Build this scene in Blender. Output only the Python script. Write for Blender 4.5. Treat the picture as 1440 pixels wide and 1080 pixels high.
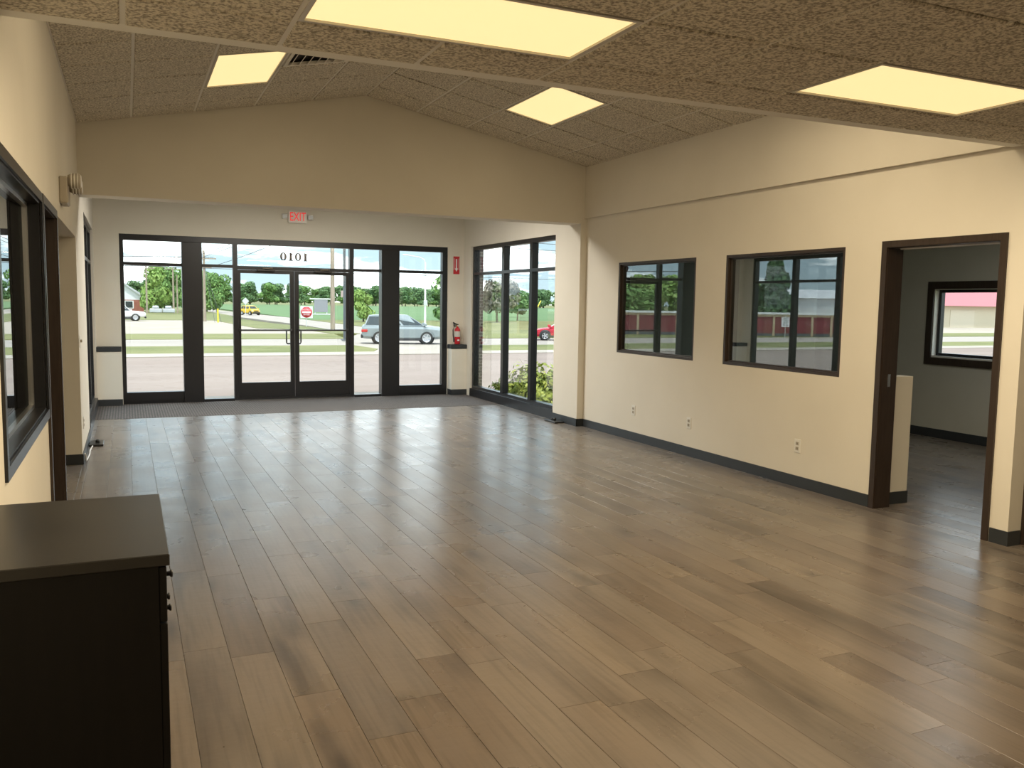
import bpy, bmesh, math, random
from mathutils import Vector, Matrix

for o in list(bpy.data.objects): bpy.data.objects.remove(o, do_unlink=True)
scn = bpy.context.scene
col = scn.collection
random.seed(7)
PI = math.pi

# ------------------------------------------------------------------ camera
F_PX, YAW, PITCH, ROLL, CAM_H = 1204.67, .4225, .0945, .015, 1.6
cd = bpy.data.cameras.new('camera'); cam = bpy.data.objects.new('camera', cd); col.objects.link(cam)
cd.sensor_width = 36; cd.lens = F_PX * 36 / 1440; cd.clip_start = .02; cd.clip_end = 2000
_f = Vector((math.sin(YAW)*math.cos(PITCH), math.cos(YAW)*math.cos(PITCH), -math.sin(PITCH)))
_r = Vector((math.cos(YAW), -math.sin(YAW), 0)); _u = _r.cross(_f)
_r2 = _r*math.cos(ROLL) + _u*math.sin(ROLL); _u2 = _u*math.cos(ROLL) - _r*math.sin(ROLL)
m = Matrix((_r2, _u2, -_f)).transposed().to_4x4(); m.translation = (0, 0, CAM_H)
cam.matrix_world = m
scn.camera = cam
def pix(p):
    q = Vector(p) - Vector((0, 0, CAM_H)); z = q.dot(_f)
    if z < .05: return None
    return 720 + F_PX*q.dot(_r2)/z, 540 - F_PX*q.dot(_u2)/z

# ------------------------------------------------------------------ exposure
vs = scn.view_settings
vs.view_transform = 'Standard'; vs.look = 'None'; vs.gamma = 1; vs.exposure = 0.52
vs.use_curve_mapping = False

# ------------------------------------------------------------------ sky
SKY_STRENGTH = 1.5
w = bpy.data.worlds.new('sky'); scn.world = w; w.use_nodes = True
nt = w.node_tree; nt.nodes.clear()
def N(t, typ, **kw):
    n = t.nodes.new(typ)
    for k, v in kw.items(): setattr(n, k, v)
    return n
tc = N(nt, 'ShaderNodeTexCoord'); sep = N(nt, 'ShaderNodeSeparateXYZ')
nt.links.new(tc.outputs['Generated'], sep.inputs[0])
mx = N(nt, 'ShaderNodeMath', operation='MAXIMUM'); mx.inputs[1].default_value = 0
nt.links.new(sep.outputs[2], mx.inputs[0])
ad = N(nt, 'ShaderNodeMath', operation='ADD'); ad.inputs[1].default_value = .16
nt.links.new(mx.outputs[0], ad.inputs[0])
dv = N(nt, 'ShaderNodeVectorMath', operation='DIVIDE')
cmb = N(nt, 'ShaderNodeCombineXYZ')
for i in range(3): nt.links.new(ad.outputs[0], cmb.inputs[i])
nt.links.new(tc.outputs['Generated'], dv.inputs[0]); nt.links.new(cmb.outputs[0], dv.inputs[1])
nz = N(nt, 'ShaderNodeTexNoise'); nz.inputs['Scale'].default_value = 1.35; nz.inputs['Detail'].default_value = 7; nz.inputs['Roughness'].default_value = .58
mpw = N(nt, 'ShaderNodeMapping'); mpw.inputs['Location'].default_value = (3.1, 1.7, .4)
nt.links.new(dv.outputs[0], mpw.inputs[0]); nt.links.new(mpw.outputs[0], nz.inputs['Vector'])
cr = N(nt, 'ShaderNodeValToRGB'); cr.color_ramp.elements[0].position = .46; cr.color_ramp.elements[1].position = .66
nt.links.new(nz.outputs['Fac'], cr.inputs[0])
grad = N(nt, 'ShaderNodeValToRGB')
grad.color_ramp.elements[0].position = 0; grad.color_ramp.elements[0].color = (.42, .52, .58, 1)
grad.color_ramp.elements[1].position = .55; grad.color_ramp.elements[1].color = (.16, .32, .52, 1)
e = grad.color_ramp.elements.new(.16); e.color = (.28, .45, .56, 1)
nt.links.new(mx.outputs[0], grad.inputs[0])
mixs = N(nt, 'ShaderNodeMixRGB'); mixs.inputs[2].default_value = (2.8, 2.84, 2.9, 1)
nt.links.new(cr.outputs[0], mixs.inputs[0]); nt.links.new(grad.outputs[0], mixs.inputs[1])
bg = N(nt, 'ShaderNodeBackground'); bg.inputs[1].default_value = SKY_STRENGTH
wo = N(nt, 'ShaderNodeOutputWorld')
nt.links.new(mixs.outputs[0], bg.inputs[0]); nt.links.new(bg.outputs[0], wo.inputs[0])

# ------------------------------------------------------------------ sun (behind the building, high)
SUN_STRENGTH = 3.4
sd = bpy.data.lights.new('sun', 'SUN'); sd.energy = SUN_STRENGTH; sd.angle = math.radians(3); sd.color = (1, .96, .88)
so = bpy.data.objects.new('sun', sd); col.objects.link(so)
so.location = (0, -20, 40)
so.rotation_euler = Vector((.06, .33, -1)).to_track_quat('-Z', 'Y').to_euler()

PANEL_W = 46.0        # watts of each ceiling light fitting
PANEL_COL = (1, .82, .55)

# ================================================================== helpers
ORIGIN = {}
class MB:
    def __init__(s): s.v = []; s.f = []; s.sm = []
    def add(s, vs, fs, smooth=False):
        b = len(s.v); s.v += [tuple(p) for p in vs]
        s.f += [tuple(b+i for i in f) for f in fs]; s.sm += [smooth]*len(fs); return s
    def box(s, x0, x1, y0, y1, z0, z1):
        vs = [(x, y, z) for z in (z0, z1) for y in (y0, y1) for x in (x0, x1)]
        return s.add(vs, [(0,2,3,1),(4,5,7,6),(0,1,5,4),(2,6,7,3),(0,4,6,2),(1,3,7,5)])
    def bbox(s, x0, x1, y0, y1, z0, z1, c):     # chamfered box
        c = min(c, (x1-x0)*.45, (y1-y0)*.45, (z1-z0)*.45)
        bm = bmesh.new(); bmesh.ops.create_cube(bm, size=1)
        for v in bm.verts: v.co = Vector(((x0+x1)/2+v.co.x*(x1-x0), (y0+y1)/2+v.co.y*(y1-y0), (z0+z1)/2+v.co.z*(z1-z0)))
        bmesh.ops.bevel(bm, geom=list(bm.edges), offset=c, segments=1, affect='EDGES', profile=.5)
        bm.verts.index_update()
        s.add([v.co[:] for v in bm.verts], [[v.index for v in f.verts] for f in bm.faces]); bm.free(); return s
    def prism(s, poly, axis, a, b):             # poly of 2D points, extruded along axis from a to b
        def P(p, t): return (t, p[0], p[1]) if axis == 0 else (p[0], t, p[1]) if axis == 1 else (p[0], p[1], t)
        n = len(poly); vs = [P(p, a) for p in poly] + [P(p, b) for p in poly]
        fs = [tuple(range(n))[::-1], tuple(range(n, 2*n))] + [(i, (i+1) % n, n+(i+1) % n, n+i) for i in range(n)]
        return s.add(vs, fs)
    def tube(s, pts, r, n=8, cap=True, smooth=True):
        pts = [Vector(p) for p in pts]; rings = []
        rr = r if isinstance(r, (list, tuple)) else [r]*len(pts)
        up = Vector((0, 0, 1))
        for i, p in enumerate(pts):
            t = (pts[min(i+1, len(pts)-1)] - pts[max(i-1, 0)]).normalized()
            a = up if abs(t.dot(up)) < .95 else Vector((1, 0, 0))
            u = t.cross(a).normalized(); v = t.cross(u).normalized()
            rings.append([p + (u*math.cos(2*PI*k/n) + v*math.sin(2*PI*k/n))*rr[i] for k in range(n)])
        vs = [q for g in rings for q in g]; fs = []
        for i in range(len(pts)-1):
            for k in range(n): fs.append((i*n+k, i*n+(k+1) % n, (i+1)*n+(k+1) % n, (i+1)*n+k))
        s.add(vs, fs, smooth)
        if cap: s.add(rings[0], [tuple(range(n))]); s.add(rings[-1], [tuple(range(n))[::-1]])
        return s
    def lathe(s, prof, c=(0, 0, 0), axis=2, n=20, smooth=True):   # prof list of (r, h)
        vs = []
        for r, h in prof:
            for k in range(n):
                a, b = r*math.cos(2*PI*k/n), r*math.sin(2*PI*k/n)
                q = (a, b, h) if axis == 2 else (a, h, b) if axis == 1 else (h, a, b)
                vs.append((c[0]+q[0], c[1]+q[1], c[2]+q[2]))
        fs = []
        for i in range(len(prof)-1):
            for k in range(n): fs.append((i*n+k, i*n+(k+1) % n, (i+1)*n+(k+1) % n, (i+1)*n+k))
        return s.add(vs, fs, smooth)
    def mesh(s, name, off=(0, 0, 0)):
        me = bpy.data.meshes.new(name)
        ox, oy, oz = off
        me.from_pydata([(x-ox, y-oy, z-oz) for x, y, z in s.v], [], s.f); me.update()
        me.polygons.foreach_set('use_smooth', s.sm)
        bm = bmesh.new(); bm.from_mesh(me); bmesh.ops.recalc_face_normals(bm, faces=bm.faces); bm.to_mesh(me); bm.free()
        return me

def tag(o, label=None, cat=None, group=None, kind=None):
    if label: o['label'] = label
    if cat: o['category'] = cat
    if group: o['group'] = group
    if kind: o['kind'] = kind
    return o
def link(o, parent=None):
    col.objects.link(o)
    if parent: o.parent = parent
    return o
def thing(name, loc, label=None, cat=None, group=None, kind=None, rz=0):
    o = bpy.data.objects.new(name, None); link(o); o.location = loc; o.rotation_euler.z = rz; o.empty_display_size = .1
    ORIGIN[o.name] = Vector(loc)
    return tag(o, label, cat, group, kind)
def part(name, mb, mat, parent, label=None, kind=None, local=False):
    """mesh child; mb is in world coordinates unless local"""
    og = ORIGIN[parent.name] if (parent and not local) else Vector((0, 0, 0))
    o = bpy.data.objects.new(name, mb.mesh(name, og)); o.data.materials.append(mat); link(o, parent)
    ORIGIN[o.name] = og
    return tag(o, label, None, None, kind)
def solo(name, mb, mat, label=None, cat=None, group=None, kind=None, loc=None):
    """top-level mesh; mb in world coordinates"""
    if loc is None:
        n = len(mb.v); loc = Vector((sum(v[0] for v in mb.v)/n, sum(v[1] for v in mb.v)/n, min(v[2] for v in mb.v)))
    loc = Vector(loc)
    o = bpy.data.objects.new(name, mb.mesh(name, loc)); o.data.materials.append(mat); link(o); o.location = loc
    ORIGIN[o.name] = loc
    return tag(o, label, cat, group, kind)
def copy_tree(o, parent=None):
    c = o.copy(); link(c, parent)
    for ch in o.children: copy_tree(ch, c)
    return c

# ------------------------------------------------------------------ materials
MATS = {}
def mat(name, color, rough=.5, metal=0, spec=.5, emit=None, estr=0):
    if name in MATS: return MATS[name]
    M = bpy.data.materials.new(name); M.use_nodes = True
    b = M.node_tree.nodes['Principled BSDF']
    b.inputs['Base Color'].default_value = (*color, 1); b.inputs['Roughness'].default_value = rough
    b.inputs['Metallic'].default_value = metal; b.inputs['Specular IOR Level'].default_value = spec
    if emit: b.inputs['Emission Color'].default_value = (*emit, 1); b.inputs['Emission Strength'].default_value = estr
    MATS[name] = M; return M
def noisy(name, c1, c2, scale=8, rough=.6, bump=0, bscale=60, stretch=(1, 1, 1), lo=.35, hi=.65, detail=5, spec=.5, dist=.01):
    """two-colour noise in object space, optional fine bump"""
    M = mat(name, c1, rough, 0, spec); t = M.node_tree; b = t.nodes['Principled BSDF']
    g = N(t, 'ShaderNodeNewGeometry'); mp = N(t, 'ShaderNodeMapping'); mp.inputs['Scale'].default_value = stretch
    t.links.new(g.outputs['Position'], mp.inputs[0])
    nz = N(t, 'ShaderNodeTexNoise'); nz.inputs['Scale'].default_value = scale; nz.inputs['Detail'].default_value = detail
    t.links.new(mp.outputs[0], nz.inputs['Vector'])
    r = N(t, 'ShaderNodeValToRGB'); r.color_ramp.elements[0].position = lo; r.color_ramp.elements[1].position = hi
    r.color_ramp.elements[0].color = (*c1, 1); r.color_ramp.elements[1].color = (*c2, 1)
    t.links.new(nz.outputs['Fac'], r.inputs[0]); t.links.new(r.outputs[0], b.inputs['Base Color'])
    if bump:
        n2 = N(t, 'ShaderNodeTexNoise'); n2.inputs['Scale'].default_value = bscale; n2.inputs['Detail'].default_value = 3
        t.links.new(mp.outputs[0], n2.inputs['Vector'])
        bp = N(t, 'ShaderNodeBump'); bp.inputs['Strength'].default_value = bump; bp.inputs['Distance'].default_value = dist
        t.links.new(n2.outputs['Fac'], bp.inputs['Height']); t.links.new(bp.outputs[0], b.inputs['Normal'])
    return M
def glass(name, f0=.045, tint=(.95, .98, .97)):
    """pane: clear with angle-dependent mirror reflection"""
    M = bpy.data.materials.new(name); M.use_nodes = True; t = M.node_tree; t.nodes.clear()
    g = N(t, 'ShaderNodeNewGeometry'); d = N(t, 'ShaderNodeVectorMath', operation='DOT_PRODUCT')
    t.links.new(g.outputs['Incoming'], d.inputs[0]); t.links.new(g.outputs['Normal'], d.inputs[1])
    a = N(t, 'ShaderNodeMath', operation='ABSOLUTE'); t.links.new(d.outputs['Value'], a.inputs[0])
    i = N(t, 'ShaderNodeMath', operation='SUBTRACT'); i.inputs[0].default_value = 1; t.links.new(a.outputs[0], i.inputs[1])
    p = N(t, 'ShaderNodeMath', operation='POWER'); p.inputs[1].default_value = 5; t.links.new(i.outputs[0], p.inputs[0])
    mm = N(t, 'ShaderNodeMath', operation='MULTIPLY_ADD'); mm.inputs[1].default_value = 1-f0; mm.inputs[2].default_value = f0
    t.links.new(p.outputs[0], mm.inputs[0])
    tr = N(t, 'ShaderNodeBsdfTransparent'); tr.inputs[0].default_value = (*tint, 1)
    gl = N(t, 'ShaderNodeBsdfGlossy'); gl.inputs['Roughness'].default_value = 0.0; gl.inputs['Color'].default_value = (.97, .98, .98, 1)
    mi = N(t, 'ShaderNodeMixShader'); out = N(t, 'ShaderNodeOutputMaterial')
    t.links.new(mm.outputs[0], mi.inputs[0]); t.links.new(tr.outputs[0], mi.inputs[1]); t.links.new(gl.outputs[0], mi.inputs[2])
    t.links.new(mi.outputs[0], out.inputs[0]); return M

wall_m = noisy('wall_paint', (.72, .675, .58), (.75, .705, .61), 1.6, .75, .15, 220, dist=.002)
white_trim = noisy('bulkhead_paint', (.88, .86, .80), (.91, .89, .83), 2, .7)
office_m = noisy('office_grey_paint', (.54, .53, .46), (.57, .56, .49), 2, .8)
soffit_m = noisy('soffit_paint', (.55, .52, .44), (.6, .56, .48), 2, .8)
roof_m = mat('roof_membrane', (.4, .4, .4), .9)
blackframe = mat('black_anodised', (.012, .012, .014), .32)
darkwood = noisy('espresso_wood', (.030, .019, .013), (.042, .028, .02), 9, .38, stretch=(6, 6, .5))
base_m = mat('baseboard_vinyl', (.03, .034, .038), .38)
tile_m = noisy('ceiling_tile_fissured', (.33, .29, .225), (.82, .76, .64), 72, .95, .9, 100, lo=.37, hi=.58, detail=4, dist=.006)
grid_m = mat('grid_bar_paint', (.82, .79, .72), .5)
plenum = mat('plenum', (.05, .045, .04), .9)
diff_m = mat('diffuser', (.9, .85, .7), .6, emit=(1, .74, .35), estr=.70)
lampframe = mat('lamp_frame', (.58, .54, .47), .45)
plastic_w = mat('white_plastic', (.78, .76, .70), .4)
plastic_b = mat('beige_plastic', (.42, .37, .29), .45)
slot_m = mat('dark_slot', (.02, .02, .02), .6)
steel = mat('steel', (.62, .62, .62), .25, 1)
bar_m = mat('black_bar', (.02, .02, .02), .3)
pane_m = glass('window_glass', .04)
mirror_pane = glass('office_glass', .20, (.55, .60, .58))
red_m = mat('sign_red', (.55, .02, .03), .4)
white_m = mat('sign_white', (.85, .85, .85), .45)
exit_m = mat('exit_red', (.6, .03, .03), .5, emit=(1, .03, .03), estr=.40)
num_m = mat('vinyl_number', (.07, .03, .04), .5)

def plank_material():
    M = mat('oak_plank', (.2, .15, .11), .35, 0, .5); t = M.node_tree; b = t.nodes['Principled BSDF']
    g = N(t, 'ShaderNodeNewGeometry'); oi = N(t, 'ShaderNodeObjectInfo')
    s1 = N(t, 'ShaderNodeMath', operation='ADD'); t.links.new(oi.outputs['Random'], s1.inputs[0]); t.links.new(g.outputs['Random Per Island'], s1.inputs[1])
    fr = N(t, 'ShaderNodeMath', operation='FRACT'); t.links.new(s1.outputs[0], fr.inputs[0])
    sc = N(t, 'ShaderNodeMath', operation='MULTIPLY'); sc.inputs[1].default_value = 37; t.links.new(fr.outputs[0], sc.inputs[0])
    cm = N(t, 'ShaderNodeCombineXYZ'); t.links.new(sc.outputs[0], cm.inputs[2])
    av = N(t, 'ShaderNodeVectorMath', operation='ADD'); t.links.new(g.outputs['Position'], av.inputs[0]); t.links.new(cm.outputs[0], av.inputs[1])
    def noise(scale, st, det=5, dist=0):
        mp = N(t, 'ShaderNodeMapping'); mp.inputs['Scale'].default_value = st; t.links.new(av.outputs[0], mp.inputs[0])
        n = N(t, 'ShaderNodeTexNoise'); n.inputs['Scale'].default_value = scale; n.inputs['Detail'].default_value = det; n.inputs['Distortion'].default_value = dist
        t.links.new(mp.outputs[0], n.inputs['Vector']); return n
    def ramp(src, stops):
        r = N(t, 'ShaderNodeValToRGB'); els = r.color_ramp.elements
        els[0].position, els[0].color = stops[0][0], (*stops[0][1], 1); els[1].position, els[1].color = stops[-1][0], (*stops[-1][1], 1)
        for p, c in stops[1:-1]: e = els.new(p); e.color = (*c, 1)
        t.links.new(src, r.inputs[0]); return r
    def mixc(mode, fac, a, bb):
        x = N(t, 'ShaderNodeMixRGB', blend_type=mode)
        if isinstance(fac, float): x.inputs[0].default_value = fac
        else: t.links.new(fac, x.inputs[0])
        t.links.new(a, x.inputs[1])
        if isinstance(bb, tuple): x.inputs[2].default_value = (*bb, 1)
        else: t.links.new(bb, x.inputs[2])
        return x
    tone = ramp(fr.outputs[0], [(0, (.104, .078, .057)), (.3, (.124, .094, .070)), (.55, (.138, .109, .083)), (.8, (.118, .094, .073)), (1, (.146, .114, .084))])
    n1 = noise(3.2, (1, .16, 1), 5, .6); r1 = ramp(n1.outputs['Fac'], [(.3, (.50, .48, .46)), (.48, (1, 1, 1)), (.72, (1.12, 1.1, 1.06))])
    n2 = noise(46, (1, .05, 1), 4); r2 = ramp(n2.outputs['Fac'], [(.32, (.80, .79, .77)), (.55, (1.04, 1.04, 1.04)), (.7, (1, 1, 1))])
    c = mixc('MULTIPLY', 1.0, tone.outputs[0], r1.outputs[0]); c = mixc('MULTIPLY', 1.0, c.outputs[0], r2.outputs[0])
    # knots
    mp = N(t, 'ShaderNodeMapping'); mp.inputs['Scale'].default_value = (3.4, 1.0, 1); t.links.new(av.outputs[0], mp.inputs[0])
    vo = N(t, 'ShaderNodeTexVoronoi'); vo.inputs['Scale'].default_value = 1.0; t.links.new(mp.outputs[0], vo.inputs['Vector'])
    n3 = noise(9, (1, .35, 1), 3); ad = N(t, 'ShaderNodeMath', operation='MULTIPLY_ADD'); ad.inputs[1].default_value = .22
    t.links.new(n3.outputs['Fac'], ad.inputs[0]); t.links.new(vo.outputs['Distance'], ad.inputs[2])
    kr = ramp(ad.outputs[0], [(.13, (.85, .85, .85)), (.19, (.5, .5, .5)), (.33, (0, 0, 0))])
    c = mixc('MIX', kr.outputs[0], c.outputs[0], (.040, .030, .023))
    t.links.new(c.outputs[0], b.inputs['Base Color'])
    # wear: hazy film, varies the gloss
    n4 = noise(2.0, (1, 1, 1), 6); mr = N(t, 'ShaderNodeMapRange'); mr.inputs[1].default_value = .3; mr.inputs[2].default_value = .7; mr.inputs[3].default_value = .24; mr.inputs[4].default_value = .36
    t.links.new(n4.outputs['Fac'], mr.inputs[0]); t.links.new(mr.outputs[0], b.inputs['Roughness'])
    n5 = noise(14, (1, 1.6, 1), 4); bp = N(t, 'ShaderNodeBump'); bp.inputs['Strength'].default_value = .07; bp.inputs['Distance'].default_value = .01
    t.links.new(n5.outputs['Fac'], bp.inputs['Height'])
    bp2 = N(t, 'ShaderNodeBump'); bp2.inputs['Strength'].default_value = .06; bp2.inputs['Distance'].default_value = .004
    t.links.new(n2.outputs['Fac'], bp2.inputs['Height']); t.links.new(bp.outputs[0], bp2.inputs['Normal']); t.links.new(bp2.outputs[0], b.inputs['Normal'])
    b.inputs['Sheen Weight'].default_value = .22; b.inputs['Sheen Roughness'].default_value = .35; b.inputs['Sheen Tint'].default_value = (.95, .97, 1, 1)
    b.inputs['Coat Weight'].default_value = .15; b.inputs['Coat Roughness'].default_value = .22
    return M
plank_m = plank_material()

def carpet_material():
    M = noisy('carpet_ribbed', (.10, .085, .075), (.17, .15, .135), 30, .95, .3, 120)
    t = M.node_tree; b = t.nodes['Principled BSDF']
    g = N(t, 'ShaderNodeNewGeometry'); wv = N(t, 'ShaderNodeTexWave'); wv.inputs['Scale'].default_value = 9; wv.inputs['Distortion'].default_value = .6
    t.links.new(g.outputs['Position'], wv.inputs['Vector'])
    old = b.inputs['Base Color'].links[0].from_socket
    x = N(t, 'ShaderNodeMixRGB', blend_type='MULTIPLY'); x.inputs[0].default_value = .55
    t.links.new(old, x.inputs[1]); t.links.new(wv.outputs['Color'], x.inputs[2]); t.links.new(x.outputs[0], b.inputs['Base Color'])
    return M
carpet_m = carpet_material()

# ================================================================== the building
D = 13.99            # inner face of the front wall
XL, XR, XA = -.42, 5.43, 5.34
YH = 9.80            # header face
ZC = 2.681           # near ceiling
ZE, RX, SL = 3.33, 2.53, .2
ZR = ZE + SL*(RX-XL)
T = .15

def wall_grid(mb, axis, a, b, u0, u1, z0, z1, holes):
    """wall slab across axis (0: plane x, 1: plane y); holes (u0,u1,z0,z1)"""
    us = sorted({u0, u1, *[h[0] for h in holes], *[h[1] for h in holes]}); zs = sorted({z0, z1, *[h[2] for h in holes], *[h[3] for h in holes]})
    us = [u for u in us if u0 <= u <= u1]; zs = [z for z in zs if z0 <= z <= z1]
    for i in range(len(us)-1):
        run = None
        for j in range(len(zs)-1):
            uc, zc = (us[i]+us[i+1])/2, (zs[j]+zs[j+1])/2
            solid = not any(h[0] < uc < h[1] and h[2] < zc < h[3] for h in holes)
            if solid: run = [zs[j], zs[j+1]] if run is None else [run[0], zs[j+1]]
            if (not solid or j == len(zs)-2) and run:
                if axis == 0: mb.box(a, b, us[i], us[i+1], *run)
                else: mb.box(us[i], us[i+1], a, b, *run)
                run = None
    return mb

# --- floor: sub-floor slab with one object per plank
floor = solo('floor', MB().box(-3.5, 9.35, -4, 14.19, -.12, -.014), mat('subfloor', (.03, .025, .02), .8), 'grey-brown oak plank floor of the empty showroom', kind='structure', loc=(0, 0, -.014))
PW = .19; X0 = .195
def plank_mb(x0, x1, y0, y1, z=0):
    g = .0006; c = .0013
    a, b, e, f = x0+g, x1-g, y0+g, y1-g
    vs = [(a, e, z-.013), (b, e, z-.013), (b, f, z-.013), (a, f, z-.013), (a, e, z-c), (b, e, z-c), (b, f, z-c), (a, f, z-c),
          (a+c, e+.0003, z), (b-c, e+.0003, z), (b-c, f-.0003, z), (a+c, f-.0003, z)]
    q = MB(); q.add(vs, [(8, 9, 10, 11)] + [(4+i, 4+(i+1) % 4, 8+(i+1) % 4, 8+i) for i in range(4)] + [(i, (i+1) % 4, 4+(i+1) % 4, 4+i) for i in range(4)])
    return q
known = {1: 4.02, 3: 3.39, 5: 3.194, 7: 3.415, 9: 4.05}
PL = 1.22
cells = []
def lay(xa, xb, ya, yb):
    k0 = math.floor((xa-X0)/PW); k1 = math.ceil((xb-X0)/PW)
    for k in range(k0, k1):
        x0, x1 = max(xa, X0+k*PW), min(xb, X0+(k+1)*PW)
        if x1-x0 < .004: continue
        off = known.get(k+1, random.Random(k*13+5).uniform(0, PL)) % PL
        y = ya; e = off + math.ceil((ya-off)/PL)*PL
        while y < yb-1e-4:
            y2 = min(e if e > y+.02 else e+PL, yb)
            cells.append((x0, x1, y, y2)); y = y2; e += PL
lay(XL, XR, -3.9, 12.3)
lay(-2.4, XL, 6.75, 9.02)
lay(XR, 9.2, 3.97, 9.65)
lay(XR, 7.4, -3.9, 3.82)
def seen(c):
    pts = [pix(((c[0]*(1-i)+c[1]*i), c[2]*(1-j)+c[3]*j, 0)) for i in (0, .5, 1) for j in (0, .25, .5, .75, 1)]
    ins = [p for p in pts if p and -5 < p[0] < 1445 and 0 < p[1] < 1085]
    if not ins: return 0
    cy = (c[2]+c[3])/2
    if c[0] >= XR and not (c[1] < 9.2 and cy > 3.97): return 0
    if c[0] >= XR and cy < c[0]*.70: return 0
    if c[0] >= XR and cy > c[0]*.94: return 0
    if c[0] < XL: return 0
    d2 = ((c[0]+c[1])/2)**2 + cy**2
    return (c[1]-c[0])*(c[3]-c[2])/d2**1.5
rk = sorted(cells, key=lambda c: -seen(c))
vis = [c for c in rk if seen(c) > 0][:300]; rest = [c for c in rk if c not in set(vis)]
full = plank_mb(-PW/2, PW/2, -PL/2, PL/2).mesh('plank'); full.materials.append(plank_m)
for c in vis:
    cx, cy = (c[0]+c[1])/2, (c[2]+c[3])/2
    if abs(c[1]-c[0]-PW) < 1e-4 and abs(c[3]-c[2]-PL) < 1e-4: me = full
    else:
        me = plank_mb(c[0]-cx, c[1]-cx, c[2]-cy, c[3]-cy).mesh('plank'); me.materials.append(plank_m)
    o = bpy.data.objects.new('plank', me); link(o, floor); o.location = (cx, cy, .014)
q = MB()
for c in rest: p = plank_mb(*c); q.add(p.v, p.f)
part('plank_field', q, plank_m, floor, kind='stuff')
solo('entrance_carpet', MB().bbox(XL+.005, XR-.1, 12.3, D-.034, -.014, .004, .002), carpet_m, 'grey-brown ribbed walk-off carpet in front of the glass entrance doors', 'carpet')

# --- walls
wl = wall_grid(MB(), 0, XL-T, XL, -4, 14.19, -.12, 4.05, [(3.58, 5.42, .95, 2.13), (5.47, 6.48, -.014, 2.13), (6.72, 9.05, -.014, 2.15), (10.9, 13.74, .12, 2.55)])
solo('wall_left', wl, wall_m, 'cream painted left wall of the showroom', kind='structure')
wr = wall_grid(MB(), 0, XR, XR+T, 3.82, YH, -.12, 2.69, [(3.99, 4.98, -.014, 2.09), (5.40, 6.95, 1.02, 2.10), (7.44, 8.99, 1.02, 2.10)])
wr.box(XR-.035, XR+T, 3.98, YH, 2.69, 4.05)
solo('wall_right', wr, wall_m, 'cream painted right wall with two windows and a doorway', kind='structure')
wa = wall_grid(MB(), 0, XA, XA+T, YH+.02, 14.19, -.12, 3.4, [(10.5, 13.64, .12, 2.53)])
solo('wall_alcove_right', wa, wall_m, 'cream wall of the entrance bay around its tall right window', kind='structure')
wf = wall_grid(MB(), 1, D, D+.2, XL, XA+T, -.12, 3.4, [(-.08, 5.05, -.014, 2.53)])
solo('wall_front', wf, wall_m, 'cream front wall above the black storefront', kind='structure')
gab = [(XL, 2.625), (XA, 2.625), (XR, 2.625), (XR, 4.05), (XL, 4.05)]
solo('wall_header', MB().prism(gab, 1, YH, YH+.3), wall_m, 'cream gable header wall over the entrance bay', kind='structure')
solo('wall_back', MB().box(XL-T, 7.55, -4.15, -4, -.12, 2.9), wall_m, kind='structure')
wn = wall_grid(MB(), 1, 3.82, 3.97, XR+T, 7.55, -.12, 2.9, [(5.60, 6.53, -.014, 2.10)])
solo('wall_return', wn, wall_m, 'cream wall return beside the office doorway', kind='structure')
solo('wall_near_right', MB().box(7.4, 7.55, -4, 3.82, -.12, 2.9), wall_m, kind='structure')
# bulkhead where the flat ceiling meets the vault
solo('trim_1', MB().box(XL, XR+T, 3.86, 3.98, ZC+.004, 4.05), white_trim, 'white bulkhead between the flat ceiling and the vault', kind='structure')
# alcove ceiling and roofs
solo('ceiling_entrance', MB().box(XL, XA, YH+.3, D, 3.12, 3.3), soffit_m, kind='structure')
solo('roof', MB().box(-3.7, 9.5, -4.2, 10.15, 4.05, 4.25), roof_m, kind='structure')
solo('roof', MB().box(-.7, 5.6, 10.15, 14.5, 3.3, 3.55), roof_m, kind='structure')

# --- flat ceiling, near: grid with lay-in tiles
GX, GY, GS = 1.843, 3.496, .61
FIX_NEAR = [(-2, 0, 2, 1), (2, 0, 2, 1), (-2, 6, 2, 1), (2, 6, 2, 1)]      # (col,row,ncol,nrow) from (GX,GY); last two added out of view
ceil1 = solo('ceiling', MB().box(XL, 7.4, -4, 3.86, ZC+.06, ZC+.09), plenum, 'flat suspended ceiling of rough beige tiles over the near room', kind='structure', loc=(0, 0, ZC+.06))
def tile_mb(wx, wy):
    q = MB(); a, b = wx/2, wy/2; c = .006
    lo = [(-a+c, -b+c, -.009), (a-c, -b+c, -.009), (a-c, b-c, -.009), (-a+c, b-c, -.009)]
    up = [(-a, -b, -.002), (a, -b, -.002), (a, b, -.002), (-a, b, -.002)]
    tp = [(-a, -b, .012), (a, -b, .012), (a, b, .012), (-a, b, .012)]
    q.add(lo+up+tp, [(3, 2, 1, 0), (8, 9, 10, 11)] + [(i, (i+1) % 4, 4+(i+1) % 4, 4+i) for i in range(4)] + [(4+i, 4+(i+1) % 4, 8+(i+1) % 4, 8+i) for i in range(4)])
    return q
BW = .022
tcache = {}
def tile_mesh(wx, wy):
    k = (round(wx, 3), round(wy, 3))
    if k not in tcache:
        tcache[k] = tile_mb(*k).mesh('ceiling_tile'); tcache[k].materials.append(tile_m)
    return tcache[k]
xs = [XL] + [GX+GS*k for k in range(-3, 9)] + [7.4]
ys = [-4.0] + [GY-GS*k for k in range(12, -1, -1)] + [3.86]
xs = [x for x in xs if x <= 7.4]; ys = sorted(set(ys))
taken = set()
for (c, r, nc, nr) in FIX_NEAR:
    for i in range(nc):
        for j in range(nr): taken.add((round(GX+(c+i+.5)*GS, 2), round(GY-(r+j+.5)*GS, 2)))
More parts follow.
